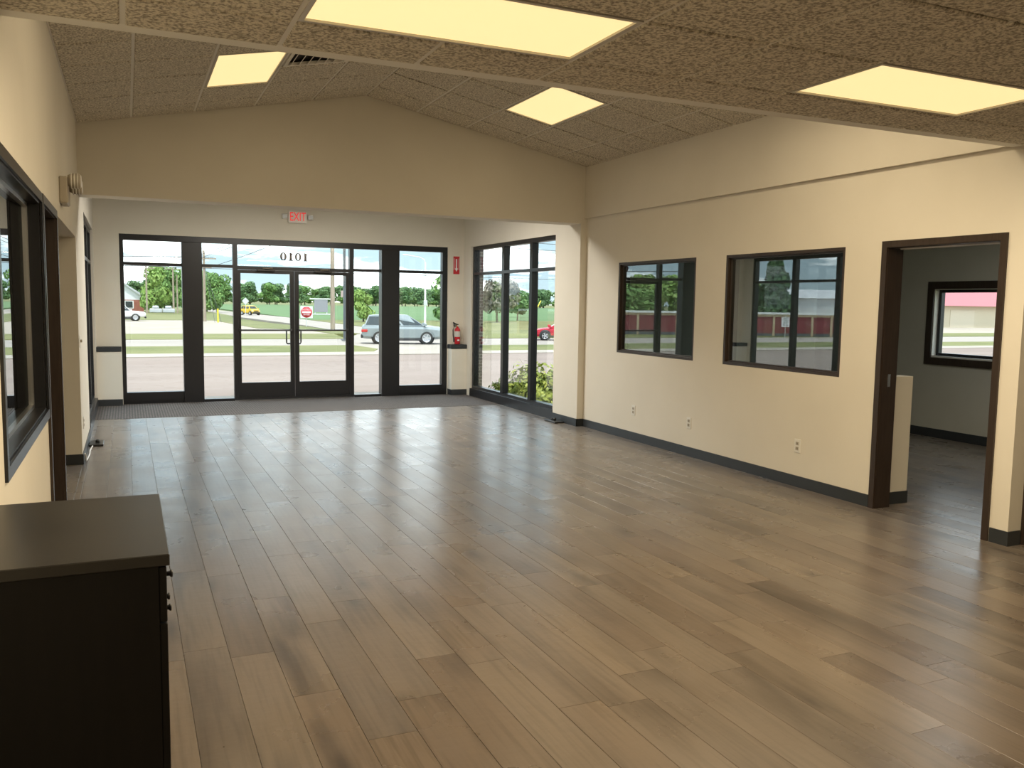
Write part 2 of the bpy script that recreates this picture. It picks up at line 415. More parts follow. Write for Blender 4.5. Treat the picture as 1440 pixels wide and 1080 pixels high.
for i in range(len(xs)-1):
    for j in range(len(ys)-1):
        cx, cy = (xs[i]+xs[i+1])/2, (ys[j]+ys[j+1])/2
        if (round(cx, 2), round(cy, 2)) in taken: continue
        o = bpy.data.objects.new('ceiling_tile', tile_mesh(xs[i+1]-xs[i]-BW, ys[j+1]-ys[j]-.019)); link(o, ceil1)
        o.location = Vector((cx, cy, ZC)) - Vector((0, 0, ZC+.06))
for x in xs:
    cuts = sorted((GY-(r+nr)*GS, GY-r*GS) for (c, r, nc, nr) in FIX_NEAR if GX+c*GS+.1 < x < GX+(c+nc)*GS-.1)
    y = -4.0
    for a, b in cuts + [(3.86, 3.86)]:
        part('grid_bar', MB().box(max(x-.012, XL), min(x+.012, 7.4), y, a, ZC-.0005, ZC+.03), grid_m, ceil1); y = b
for y in ys:
    part('grid_bar', MB().box(XL, 7.4, max(y-.012, -4), min(y+.012, 3.86), ZC+.016, ZC+.028), plenum, ceil1)  # cross bars coloured dark to stand for shadow in the tile joints

# --- vaulted ceiling beyond
def slope_frame(side):
    th = math.atan(SL)
    return Matrix.Rotation(-th if side < 0 else th, 4, 'Y')
def zv(x): return ZE + SL*(x-XL) if x <= RX else ZR - SL*(x-RX)
VY = [3.98] + [8.70-.61*k for k in range(7, -2, -1)] + [YH]
VXL = [XL, .09, .70, 1.31, 1.92, RX]; VXR = [RX, 3.14, 3.75, 4.36, 4.97, XR]
vault = solo('ceiling', MB().prism([(XL, ZE+.05), (RX, ZR+.05), (XR, zv(XR)+.05), (XR, zv(XR)+.08), (RX, ZR+.08), (XL, ZE+.08)], 1, 3.98, YH), plenum, 'vaulted ceiling of rough beige tiles above the showroom', kind='structure', loc=(RX, 6.9, ZR))
vt = {}
VFIX = {(-1, 2, 8.395), (-1, 2, 7.785), (1, 2, 8.395), (1, 2, 7.785), (-1, 2, 5.345), (-1, 2, 4.735), (1, 2, 5.345), (1, 2, 4.735), (-1, 3, 7.785), (1, 1, 7.175)}
# fixture column on the left is .70-1.31, on the right 3.75-4.36
for side, vx in ((-1, VXL), (1, VXR)):
    rot = slope_frame(side).to_euler()
    cs = math.cos(math.atan(SL))
    for i in range(len(vx)-1):
        for j in range(len(VY)-1):
            cx, cy = (vx[i]+vx[i+1])/2, (VY[j]+VY[j+1])/2
            if (side, i, round(cy, 3)) in VFIX: continue
            o = bpy.data.objects.new('ceiling_tile', tile_mesh((vx[i+1]-vx[i])/cs-BW, VY[j+1]-VY[j]-.030)); link(o, vault)
            o.location = Vector((cx, cy, zv(cx))) - ORIGIN[vault.name]; o.rotation_euler = rot
    for x in vx[(1 if side > 0 else 0):]:
        x0, x1 = max(x-.012, XL), min(x+.012, XR)
        part('grid_bar', MB().prism([(x0, zv(x0)), (x, zv(x)), (x1, zv(x1)), (x1, zv(x1)+.03), (x, zv(x)+.03), (x0, zv(x0)+.03)], 1, 3.98, YH), grid_m, vault)
    for y in VY:
        a, b = vx[0], vx[-1]
        segs = [(a, b)]
        if min(abs(y-8.09), abs(y-5.04)) < .1: segs = [(vx[0], vx[2]), (vx[3], vx[-1])]
        for a, b in segs:
            part('grid_bar', MB().prism([(a, zv(a)+.016), (b, zv(b)+.016), (b, zv(b)+.028), (a, zv(a)+.028)], 1, max(y-.017, 3.98), min(y+.017, YH)), plenum, vault)  # dark colour imitates the shadow gap between tile rows

# --- ceiling lights, seen and added
def light_fitting(cx, cy, cz, sx, sy, rot, label, watts=PANEL_W, colr=PANEL_COL, dm=None):
    t = thing('ceiling_light', (cx, cy, cz), label, 'ceiling light', 'ceiling light panels')
    t.rotation_euler = rot
    a, b = sx/2, sy/2; f = .020
    q = MB()
    q.box(-a, a, -b, -b+f, -.006, .03).box(-a, a, b-f, b, -.006, .03).box(-a, -a+f, -b+f, b-f, -.006, .03).box(a-f, a, -b+f, b-f, -.006, .03)
    part('frame', q, lampframe, t, local=True)
    part('diffuser', MB().box(-a+f, a-f, -b+f, b-f, .004, .012), dm or diff_m, t, local=True)
    ld = bpy.data.lights.new('panel_lamp', 'AREA'); ld.shape = 'RECTANGLE'; ld.size = sx-.06; ld.size_y = sy-.06; ld.energy = watts; ld.color = colr
    lo = bpy.data.objects.new('panel_lamp', ld); link(lo, t); lo.location = (0, 0, -.010)
    return t
labs = ['bright rectangular ceiling panel above the dark cabinet side of the flat ceiling', 'bright rectangular ceiling panel above the office doorway', 'added unseen ceiling panel at the back of the near room by the left wall', 'added unseen ceiling panel at the back of the near room by the right wall']  # the back pair is added behind the camera to light the near room
for (c, r, nc, nr), lb in zip(FIX_NEAR, labs):
    light_fitting(GX+(c+nc/2)*GS, GY-(r+nr/2)*GS, ZC, nc*GS-.02, nr*GS-.02, (0, 0, 0), lb, PANEL_W if r == 0 else 20.0)
th = math.atan(SL)
for x, y, s, lb in ((1.005, 8.09, -1, 'bright ceiling panel on the left slope of the vault beside the slatted vent'), (4.055, 8.09, 1, 'bright ceiling panel on the right slope of the vault'),
                    (1.005, 5.04, -1, 'added unseen ceiling panel on the left slope close behind the bulkhead'), (4.055, 5.04, 1, 'added unseen ceiling panel on the right slope close behind the bulkhead')):  # bulkhead pair is unseen, added to brighten the right wall
    light_fitting(x, y, zv(x), .60, 1.20, (0, -th if s < 0 else th, 0), lb, 2.6 if y > 7 else (17.0 if s < 0 else 29.0))
cool_m = mat('added_diffuser_cool', (.9, .9, .9), .6, emit=(1, .96, .88), estr=1.0)  # glow of the added panels in the entrance bay and office
for x, lb in ((1.8, 'added cool white panel unseen behind the header on the side of the left bay window'), (3.2, 'added cool white panel unseen behind the header on the side of the right bay window')):  # extra lamps hidden by the header, added to brighten the entrance bay
    light_fitting(x, 10.9, 3.11, 1.2, .6, (0, 0, 0), lb, 56.0, (1, .95, .86), cool_m)
light_fitting(7.4, 5.6, 2.59, 1.2, .6, (0, 0, 0), 'added unseen cool white ceiling panel in the office beyond the doorway', 9.0, (1, .97, .9), cool_m)  # extra lamp out of view, added to lift the dim office

# --- ceiling vents
def vent(x, y, s, label):
    t = thing('ceiling_vent', (x, y, zv(x)), label, 'vent', 'ceiling air vents'); t.rotation_euler = (0, -th if s < 0 else th, 0)
    a = .29
    part('frame', MB().box(-a, a, -a, -a+.03, -.008, .02).box(-a, a, a-.03, a, -.008, .02).box(-a, -a+.03, -a+.03, a-.03, -.008, .02).box(a-.03, a, -a+.03, a-.03, -.008, .02), grid_m, t, local=True)
    part('throat', MB().box(-a+.03, a-.03, -a+.03, a-.03, .035, .045), slot_m, t, local=True)
    for k in range(7):
        u = -a+.06+k*.078
        part('slat', MB().prism([(u, -.006), (u+.008, -.006), (u+.045, .03), (u+.037, .03)], 1, -a+.03, a-.03), grid_m, t, local=True)
vent(1.615, 7.785, -1, 'slatted air vent in the left slope of the vault next to a light panel')
vent(3.445, 7.175, 1, 'slatted air vent in the right slope of the vault')
sp = MB().lathe([(.0, -.004), (.13, -.004), (.135, 0), (.135, .012), (0, .012)], (4.27, 2.60, ZC-.012), 2, 32)
solo('ceiling_speaker', sp, noisy('speaker_mesh', (.33, .29, .23), (.38, .34, .27), 200, .9), 'round beige speaker cover set in a flat ceiling tile', 'speaker')

# ================================================================== storefront
def frame_rect(mb, ax, p0, p1, u0, u1, z0, z1, w):
    """four-sided frame in plane ax (1: y const, u=x ; 0: x const, u=y)"""
    def B(a, b, c, d):
        if ax == 1: mb.box(a, b, p0, p1, c, d)
        else: mb.box(p0, p1, a, b, c, d)
    B(u0, u1, z0, z0+w[2]); B(u0, u1, z1-w[3], z1); B(u0, u0+w[0], z0+w[2], z1-w[3]); B(u1-w[1], u1, z0+w[2], z1-w[3])
    return mb
Y0, Y1 = D+.02, D+.13
win1 = solo('window_1', frame_rect(MB(), 1, Y0, Y1, -.08, 5.05, -.012, 2.53, (.055, .09, .05, .088)), blackframe, 'black aluminium storefront frame across the entrance bay', kind='structure')
def mull(x0, x1, z0, z1, parent=win1, y0=Y0, y1=Y1): return part('mullion', MB().box(x0, x1, y0, y1, z0, z1), blackframe, parent)
def pane(x0, x1, z0, z1, parent=win1, y=D+.075): return part('pane', MB().box(x0, x1, y-.004, y+.004, z0, z1), pane_m, parent)
ZB, ZT0, ZT1, ZTOP = .038, 2.075, 2.120, 2.442
# column covers
for a, b in ((.777, 1.066), (3.878, 4.185)):
    part('column_cover', MB().bbox(a, b, D-.03, D+.16, -.012, ZTOP, .006), blackframe, win1)
# sill blocks of the outer lites
for a, b in ((-.025, .777), (4.185, 4.96)):
    part('sill_block', MB().box(a, b, Y0-.01, Y1, ZB, .172), blackframe, win1)
    mull(a, b, ZT0, ZT1); pane(a, b, .172, ZT0); pane(a, b, ZT1, ZTOP)
for a, b in ((1.066, 1.519), (3.421, 3.878)):
    mull(a, b, ZT0, ZT1); pane(a, b, ZB, ZT0); pane(a, b, ZT1, ZTOP)
mull(1.519, 1.588, ZB, ZTOP); mull(3.352, 3.421, ZB, ZTOP)
mull(1.588, 3.352, 2.055, 2.110); pane(1.588, 3.352, 2.110, ZTOP)
# doors
def leaf(name, x0, x1, gx0, gx1, hinge_left, label):
    y0, y1 = D+.045, D+.09
    q = MB(); q.box(x0, gx0, y0, y1, .006, 2.05).box(gx1, x1, y0, y1, .006, 2.05).box(gx0, gx1, y0, y1, .006, .278).box(gx0, gx1, y0, y1, 2.0, 2.05)
    d = solo(name, q, blackframe, label, kind='structure')
    part('pane', MB().box(gx0, gx1, D+.064, D+.072, .278, 2.0), pane_m, d)
    pb = part('push_bar', MB().tube([(gx0-.02, D-.01, 1.11), (gx1+.02, D-.01, 1.11)], .014), bar_m, d)
    for x in (gx0-.02, gx1+.02): part('bracket', MB().box(x-.015, x+.015, D-.015, y0, 1.09, 1.13), bar_m, pb)
    hx = gx1-.045 if hinge_left else gx0+.045; ex = gx1+.03 if hinge_left else gx0-.03
    part('pull_handle', MB().tube([(ex, D+.10, 1.11), (hx+(.01 if hinge_left else -.01), D+.15, 1.11), (hx, D+.15, 1.09), (hx, D+.15, .91), (hx+(.01 if hinge_left else -.01), D+.15, .888), (ex, D+.10, .888)], .012), bar_m, d)
    cx = (gx0+gx1)/2
    part('door_closer', MB().bbox(cx-.14, cx+.14, D-.02, D+.04, 2.035, 2.075, .006), mat('closer_bronze', (.035, .03, .028), .35), d)
    part('closer_arm', MB().tube([(cx-.05, D-.03, 2.078), (cx+.06, D-.09, 2.082), (cx+.10, D-.01, 2.086)], .008), mat('closer_arm', (.20, .15, .09), .4), d)
    return d
leaf('door_1', 1.592, 2.458, 1.634, 2.392, True, 'black glazed entrance door leaf hinged beside the narrow left sidelight')
leaf('door_2', 2.464, 3.348, 2.532, 3.294, False, 'black glazed entrance door leaf through which the red road sign shows')
solo('threshold', MB().box(1.52, 3.42, D-.03, D+.14, -.012, .006), mat('aluminium', (.5, .5, .5), .35, 1), 'flat aluminium threshold strip under the entrance doors', 'threshold')

# right bay window, left bay window
def bay(name, xc, y0, y1, z0, z1, muls, label, sgn):
    a, b = xc-.05, xc+.05
    wz = (.06, .06, .06, .06)
    t = solo(name, frame_rect(MB(), 0, a, b, y0, y1, z0, z1, wz), blackframe, label, kind='structure')
    edges = [y0+.06] + [v for m_ in muls for v in (m_-.045, m_+.045)] + [y1-.06]
    for m_ in muls: part('mullion', MB().box(a, b, m_-.045, m_+.045, z0+.06, z1-.06), blackframe, t)
    for i in range(0, len(edges), 2):
        u0, u1 = edges[i], edges[i+1]
        part('mullion', MB().box(a, b, u0, u1, 2.055, 2.10), blackframe, t)
        part('pane', MB().box(xc-.004, xc+.004, u0, u1, z0+.06, 2.055), pane_m, t)
        part('pane', MB().box(xc-.004, xc+.004, u0, u1, 2.10, z1-.06), pane_m, t)
    return t
bay('window_2', XA+.085, 10.5, 13.64, .12, 2.53, (11.35, 12.37), 'tall black framed six-pane window in the right side of the entrance bay', 1)
bay('window_3', XL-.085, 10.9, 13.74, .12, 2.55, (11.5, 12.6), 'tall black framed window in the left side of the entrance bay', -1)
solo('trim_2', MB().box(XA-.008, XA+.035, 10.5, 13.64, .0, .135), blackframe, kind='structure')
solo('trim_3', MB().box(XL-.035, XL+.008, 10.9, 13.74, .0, .135), blackframe, kind='structure')

# low boxed piers with black caps at both ends of the storefront
def pier(x0, x1, y0, label):
    t = thing('boxed_pier', ((x0+x1)/2, (y0+D)/2, 0), label, 'half wall')
    part('body', MB().box(x0, x1, y0, D-.001, .10, .80), wall_m, t)
    part('cap', MB().bbox(x0-(.012 if x0 > 1 else 0), x1, y0-.015, D-.001, .80, .872, .006), base_m, t)
    part('base', MB().box(x0-.006, x1, y0-.008, D-.001, .003, .10), base_m, t)
pier(5.06, XA-.001, 13.80, 'cream boxed-in pier with a black cap under the fire extinguisher')
pier(XL+.001, -.085, 13.80, 'cream boxed-in pier with a black cap beside the left bay window')

# ================================================================== right wall: interior windows and doorway
def inner_window(name, y0, y1, z0, z1, x, label):
    q = frame_rect(MB(), 0, x+.003, x+.147, y0, y1, z0, z1, (.028, .028, .028, .028))
    t = solo(name, q, darkwood, label, kind='structure')
    st = frame_rect(MB(), 0, x+.03, x+.075, y0+.028, y1-.028, z0+.028, z1-.028, (.014, .014, .014, .014))
    part('glazing_stop', st, darkwood, t)
    part('pane', MB().box(x+.05, x+.056, y0+.03, y1-.03, z0+.03, z1-.03), mirror_pane, t)
    return t
inner_window('window_4', 7.44, 8.99, 1.02, 2.10, XR, 'dark framed interior window next to the entrance bay')
inner_window('window_5', 5.40, 6.95, 1.02, 2.10, XR, 'dark framed interior window next to the office doorway')

def door_frame(name, x0, x1, y0, y1, ztop, label, face):
    """jambs and casing round an opening in an x-wall; face = x of the casing plane"""
    q = MB(); w_ = .05
    q.box(x0, x1, y0, y0+.022, 0, ztop-.02).box(x0, x1, y1-.022, y1, 0, ztop-.02).box(x0, x1, y0, y1, ztop-.022, ztop)
    d = solo(name, q, darkwood, label, kind='structure')
    for s in (x0-.014, x1):
        part('casing', MB().box(s, s+.014, y0-.032, y0+.018, 0, ztop+.032), darkwood, d)
        part('casing', MB().box(s, s+.014, y1-.018, y1+.032, 0, ztop+.032), darkwood, d)
        part('casing', MB().box(s, s+.014, y0+.018, y1-.018, ztop-.018, ztop+.032), darkwood, d)
    return d
d3 = door_frame('door_3', XR-.001, XR+T+.001, 3.99, 4.98, 2.09, 'dark wooden door frame of the open office doorway', XR)
part('strike_plate', MB().box(XR+.06, XR+.09, 4.952, 4.959, .98, 1.08), steel, d3)
part('light_strip', MB().box(XR+.105, XR+.118, 4.03, 4.94, 2.058, 2.070), white_m, d3, 'thin white strip under the door head')

# office beyond
solo('wall_office_far', wall_grid(MB(), 0, 9.2, 9.35, 3.82, 9.9, -.12, 2.9, [(4.9, 7.66, 1.0, 1.86)]), office_m, 'grey painted far wall of the office', kind='structure')
solo('wall_office_front', MB().box(XR+T, 9.35, 9.65, 9.8, -.12, 2.9), office_m, kind='structure')
solo('wall_office_side', MB().box(7.55, 9.35, 3.82, 3.97, -.12, 2.9), office_m, kind='structure')
solo('ceiling_office', MB().box(XR+T, 9.35, 3.97, 9.8, 2.6, 2.75), office_m, kind='structure')
solo('wall_pony', MB().box(5.585, 5.86, 5.03, 5.16, 0, 1.05), wall_m, 'cream half wall just inside the office doorway', kind='structure')
solo('baseboard_pony', MB().box(5.585, 5.866, 5.022, 5.03, 0, .10), base_m, kind='structure')
w7 = solo('window_7', frame_rect(MB(), 0, 9.183, 9.2, 4.82, 7.74, .91, 1.94, (.09, .09, .09, .09)), darkwood, 'dark framed window in the far wall of the office', kind='structure')
part('liner', frame_rect(MB(), 0, 9.2, 9.3, 4.9, 7.66, 1.0, 1.86, (.02, .02, .02, .02)), plastic_w, w7, 'pale window reveal')
part('sash', frame_rect(MB(), 0, 9.27, 9.33, 4.92, 7.64, 1.02, 1.84, (.04, .04, .035, .035)), blackframe, w7)
part('pane', MB().box(9.297, 9.303, 4.96, 7.60, 1.055, 1.805), pane_m, w7)
solo('baseboard_office', MB().box(9.188, 9.2, 3.97, 9.65, 0, .11), base_m, kind='structure')

# door at the far right edge, in the return wall
d5 = solo('door_5', frame_rect(MB(), 1, 3.80, 3.975, 5.56, 6.57, 0, 2.14, (.06, .06, .001, .05)), darkwood, 'dark door in the wall return beside the office doorway', kind='structure')
part('door_leaf', MB().box(5.62, 6.51, 3.84, 3.88, .006, 2.09), darkwood, d5)
part('door_knob', MB().lathe([(0, 0), (.03, 0), (.03, -.008), (.012, -.012), (.012, -.03), (.028, -.042), (.03, -.06), (.02, -.072), (0, -.075)], (5.68, 3.84, 1.0), 1, 16), steel, d5)

# baseboards
solo('baseboard_right', MB().box(XR-.010, XR, 5.02, YH, 0, .10).box(XR-.010, XR, 3.82, 3.95, 0, .10).box(XR-.010, 5.55, 3.81, 3.82, 0, .10), base_m, 'black vinyl baseboard along the right wall', kind='structure')
solo('baseboard_alcove', MB().box(XA-.010, XA, YH-.01, 10.5, 0, .10).box(XA-.01, XR-.01, YH-.010, YH, 0, .10), base_m, kind='structure')
solo('wall_jog', MB().box(XA, XR, YH-.0005, YH+.02, 0, 2.6249), wall_m, kind='structure')
solo('baseboard_left', MB().box(XL, XL+.010, 9.05, 10.9, 0, .10).box(XL, XL+.01, 6.50, 6.72, 0, .1).box(-2.4, XL+.010, 9.04, 9.05, 0, .10).box(XL, XL+.01, -3.9, 5.44, 0, .1), base_m, 'black vinyl baseboard along the left wall', kind='structure')

# outlets
def outlet(x, y, z, s, label, grp):
    t = thing('wall_outlet', (x, y, z-.06), label, 'outlet', grp)
    q = MB().bbox(min(x, x+.006*s), max(x, x+.006*s), y-.038, y+.038, z-.060, z+.060, .002)
    part('cover_plate', q, plastic_w, t)
    for dz in (-.022, .022):
        f = part('socket', MB().bbox(min(x+.006*s, x+.009*s), max(x+.006*s, x+.009*s), y-.018, y+.018, z+dz-.015, z+dz+.015, .001), plastic_b, t)
        for dy in (-.007, .007):
            part('slot', MB().box(min(x+.009*s, x+.0095*s), max(x+.009*s, x+.0095*s), y+dy-.0015, y+dy+.0015, z+dz-.006, z+dz+.006), slot_m, f)
outlet(XR, 8.567, .358, -1, 'white wall outlet low on the right wall below the window next to the entrance bay', None)
outlet(XR, 7.468, .356, -1, 'white wall outlet low on the right wall between the two interior windows', None)
outlet(XR, 5.845, .368, -1, 'white wall outlet low on the right wall nearest the office doorway', None)
outlet(XL, 9.38, .36, 1, 'white wall outlet low on the left wall beyond the corridor opening', None)
t = thing('light_switch', (XL, 9.22, 1.11), 'white light switch plate on the left wall beside the corridor opening', 'switch')
part('cover_plate', MB().bbox(XL, XL+.006, 9.16, 9.28, 1.11, 1.23, .002), plastic_w, t)
for y in (9.195, 9.245): part('toggle', MB().box(XL+.006, XL+.020, y-.006, y+.006, 1.16, 1.185), plastic_b, t)

# ================================================================== left wall fittings
q = frame_rect(MB(), 0, XL-.147, XL-.003, 3.58, 5.42, .95, 2.13, (.03, .03, .03, .03))
w6 = solo('window_6', q, blackframe, 'black framed interior window in the left wall above the cabinet', kind='structure')
part('casing', frame_rect(MB(), 0, XL, XL+.012, 3.55, 5.45, .92, 2.16, (.05, .05, .05, .05)), blackframe, w6)
part('glazing_stop', frame_rect(MB(), 0, XL-.09, XL-.06, 3.61, 5.39, .98, 2.10, (.02, .02, .02, .02)), mat('bright_metal', (.6, .6, .6), .3, 1), w6)
part('pane', MB().box(XL-.079, XL-.073, 3.61, 5.39, .98, 2.10), mirror_pane, w6)
d4 = door_frame('door_4', XL-T-.001, XL+.001, 5.47, 6.48, 2.13, 'black door and frame in the left wall beside the corridor opening', XL)
part('door_leaf', MB().box(XL-.10, XL-.055, 5.495, 6.455, .006, 2.105), blackframe, d4)
part('door_stop', MB().box(XL+.001, XL+.014, 5.452, 5.462, 0, 2.13), steel, d4)
# dark room behind that window, corridor
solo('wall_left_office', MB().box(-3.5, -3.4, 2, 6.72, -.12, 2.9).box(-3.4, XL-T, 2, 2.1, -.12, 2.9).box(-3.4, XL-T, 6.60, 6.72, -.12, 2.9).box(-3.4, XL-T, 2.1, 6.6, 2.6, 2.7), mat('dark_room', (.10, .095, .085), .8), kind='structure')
solo('wall_corridor', MB().box(-2.5, -2.4, 6.72, 9.2, -.12, 2.9).box(-2.4, XL-T, 9.05, 9.2, -.12, 2.9).box(-2.4, XL-T, 6.6, 6.72, -.0, 2.9).box(-2.4, XL-T, 6.72, 9.05, 2.15, 2.3), wall_m, kind='structure')

# emergency light
t = thing('emergency_light', (XL, 7.15, 2.26), 'beige twin-head emergency light high on the left wall above the corridor opening', 'emergency light')
part('housing', MB().bbox(XL, XL+.055, 7.0, 7.30, 2.265, 2.455, .008), plastic_b, t)
for y, dz in ((7.06, .0), (7.26, -.02)):
    h = part('lamp_head', MB().lathe([(0, 0), (.04, 0), (.052, .03), (.055, .075), (.045, .085), (0, .085)], (XL+.055, y, 2.43+dz), 0, 18), plastic_b, t)
    part('lens', MB().lathe([(0, .088), (.04, .088), (.045, .085)], (XL+.055, y, 2.43+dz), 0, 18), white_m, h)
    for k in range(3): part('fin', MB().lathe([(.054, .02+k*.02), (.060, .024+k*.02), (.054, .028+k*.02)], (XL+.055, y, 2.43+dz), 0, 18), plastic_w, h)

# floor sensor boxes with cable
def floor_box(x, y, rz, label):
    t = thing('floor_box', (x, y, 0), label, 'floor device', rz=rz)
    part('plate', MB().bbox(-.07, .07, -.16, .16, .003, .022, .004), bar_m, t, local=True)
    part('knob', MB().lathe([(0, .022), (.022, .022), (.02, .045), (.012, .055), (0, .057)], (.01, 0, 0), 2, 14), bar_m, t, local=True)
    part('knob', MB().lathe([(0, .022), (.016, .022), (.014, .038), (0, .040)], (.01, .08, 0), 2, 14), bar_m, t, local=True)
floor_box(XL+.085, 10.25, 0, 'flat black floor device with knobs by the left wall')
floor_box(XA-.085, 10.28, 0, 'flat black floor device with knobs under the right bay window')
solo('cable', MB().tube([(XL+.022, 9.07, .10), (XL+.026, 9.12, .02), (XL+.03, 9.3, .008), (XL+.04, 9.6, .008), (XL+.035, 9.8, .008), (XL+.05, 10.085, .010)], .007), white_m, 'white cable lying along the left wall to the black floor device', 'cable')

# ================================================================== exit sign, numbers, arrow sign, extinguisher
def text_mesh(name, body, size, depth=.002):
    c = bpy.data.curves.new(name, 'FONT'); c.body = body; c.size = size; c.extrude = depth; c.align_x = 'CENTER'; c.align_y = 'CENTER'
    o = bpy.data.objects.new(name, c); col.objects.link(o)
    bpy.context.view_layer.update()
    me = bpy.data.meshes.new_from_object(o.evaluated_get(bpy.context.evaluated_depsgraph_get()))
    bpy.data.objects.remove(o); return me
def text_part(name, body, size, mt, parent, loc, rot=(PI/2, 0, 0), scale=(1, 1, 1), depth=.002):
    me = text_mesh(name, body, size, depth); me.materials.clear(); me.materials.append(mt)
    o = bpy.data.objects.new(name, me); link(o, parent); o.location = loc; o.rotation_euler = rot; o.scale = scale
    ORIGIN[o.name] = ORIGIN.get(parent.name, Vector()); return o
ex = thing('exit_sign', (2.507, D, 2.80), 'white exit sign with glowing red letters above the entrance doors', 'exit sign')
part('housing', MB().bbox(2.36, 2.654, D-.05, D-.002, 2.805, 2.99, .008), plastic_w, ex)
text_part('lettering', 'EXIT', .168, exit_m, ex, (0, -.053, .098), scale=(.74, 1.15, 1))
for s in (-1, 1):
    hx = 2.507 + s*.20
    h = part('lamp_head', MB().bbox(hx-.045, hx+.045, D-.07, D-.005, 2.86, 2.945, .012), plastic_w, ex)
    part('lens', MB().box(hx-.035, hx+.035, D-.073, D-.07, 2.875, 2.93), mat('lens_grey', (.45, .45, .43), .2), h)

nm = thing('address_number', (2.472, D+.085, 2.215), 'dark serif house number 1010 on the transom glass, reversed from inside', 'house number')
def zero(cx):
    q = MB(); n = 28; yb = D+.082; vs = []; fs = []
    for yy in (yb-.001, yb+.001):
        for (a, b) in ((.051, .065), (.019, .052)):
            vs += [(cx+a*math.cos(2*PI*k/n), yy, 2.28+b*math.sin(2*PI*k/n)) for k in range(n)]
    for k in range(n):
        j = (k+1) % n
        fs += [(k, j, n+j, n+k), (2*n+k, 3*n+k, 3*n+j, 2*n+j), (k, 2*n+k, 2*n+j, j), (n+k, n+j, 3*n+j, 3*n+k)]
    return q.add(vs, fs)
def one(cx):     # mirrored 1: flag points to +x
    yb = D+.082; q = MB()
    q.prism([(cx-.018, 2.220), (cx+.018, 2.220), (cx+.018, 2.314), (cx+.038, 2.304), (cx+.040, 2.316), (cx-.002, 2.345), (cx-.018, 2.345)], 1, yb-.001, yb+.001)
    q.box(cx-.038, cx+.038, yb-.001, yb+.001, 2.214, 2.226); return q
for i, x in enumerate((2.298, 2.414, 2.530, 2.646)):
    part('digit', zero(x) if i in (0, 2) else one(x), num_m, nm)

ar = thing('arrow_sign', (5.205, D, 2.08), 'red sign with a white down arrow above the fire extinguisher', 'sign')
part('plate', MB().bbox(5.148, 5.26, D-.006, D-.002, 2.078, 2.38, .002), red_m, ar)
part('arrow', MB().prism([(5.192, 2.335), (5.216, 2.335), (5.216, 2.175), (5.234, 2.175), (5.204, 2.12), (5.174, 2.175), (5.192, 2.175)], 1, D-.0085, D-.006), white_m, ar)
for x in (5.163, 5.245): part('stripe', MB().box(x-.0025, x+.0025, D-.008, D-.006, 2.15, 2.345), white_m, ar)

fe = thing('fire_extinguisher', (5.19, 13.90, .872), 'red fire extinguisher standing on the black-capped pier', 'extinguisher')
cx, cy, cz = 5.20, 13.90, .872
part('cylinder', MB().lathe([(0, .002), (.046, .002), (.05, .01), (.05, .24), (.044, .265), (.026, .285), (.016, .292), (.016, .31), (0, .31)], (cx, cy, cz), 2, 24), red_m, fe)
part('label_band', MB().lathe([(.0508, .13), (.0508, .225)], (cx, cy, cz), 2, 24), mat('label_paper', (.62, .60, .55), .5), fe)
part('emblem', MB().box(cx-.02, cx+.018, cy-.0525, cy-.049, cz+.06, cz+.085), white_m, fe)
part('valve', MB().bbox(cx-.022, cx+.022, cy-.016, cy+.016, cz+.305, cz+.335, .004), mat('brass', (.55, .38, .12), .3, 1), fe)
part('lever', MB().prism([(cx-.07, cz+.335), (cx+.02, cz+.335), (cx+.02, cz+.345), (cx-.03, cz+.36), (cx-.075, cz+.385), (cx-.08, cz+.375)], 1, cy-.008, cy+.008), bar_m, fe)
part('carry_handle', MB().prism([(cx-.075, cz+.322), (cx-.02, cz+.312), (cx-.02, cz+.326), (cx-.075, cz+.334)], 1, cy-.008, cy+.008), bar_m, fe)
part('gauge', MB().lathe([(0, -.03), (.014, -.03), (.014, -.016), (0, -.016)], (cx+.006, cy, cz+.32), 1, 14), white_m, fe)
part('hose', MB().tube([(cx-.022, cy, cz+.32), (cx-.065, cy-.01, cz+.31), (cx-.085, cy-.015, cz+.25), (cx-.082, cy-.015, cz+.16), (cx-.070, cy-.012, cz+.10)], .010), bar_m, fe)
part('nozzle', MB().tube([(cx-.070, cy-.012, cz+.11), (cx-.064, cy-.012, cz+.04)], [.011, .014]), bar_m, fe)

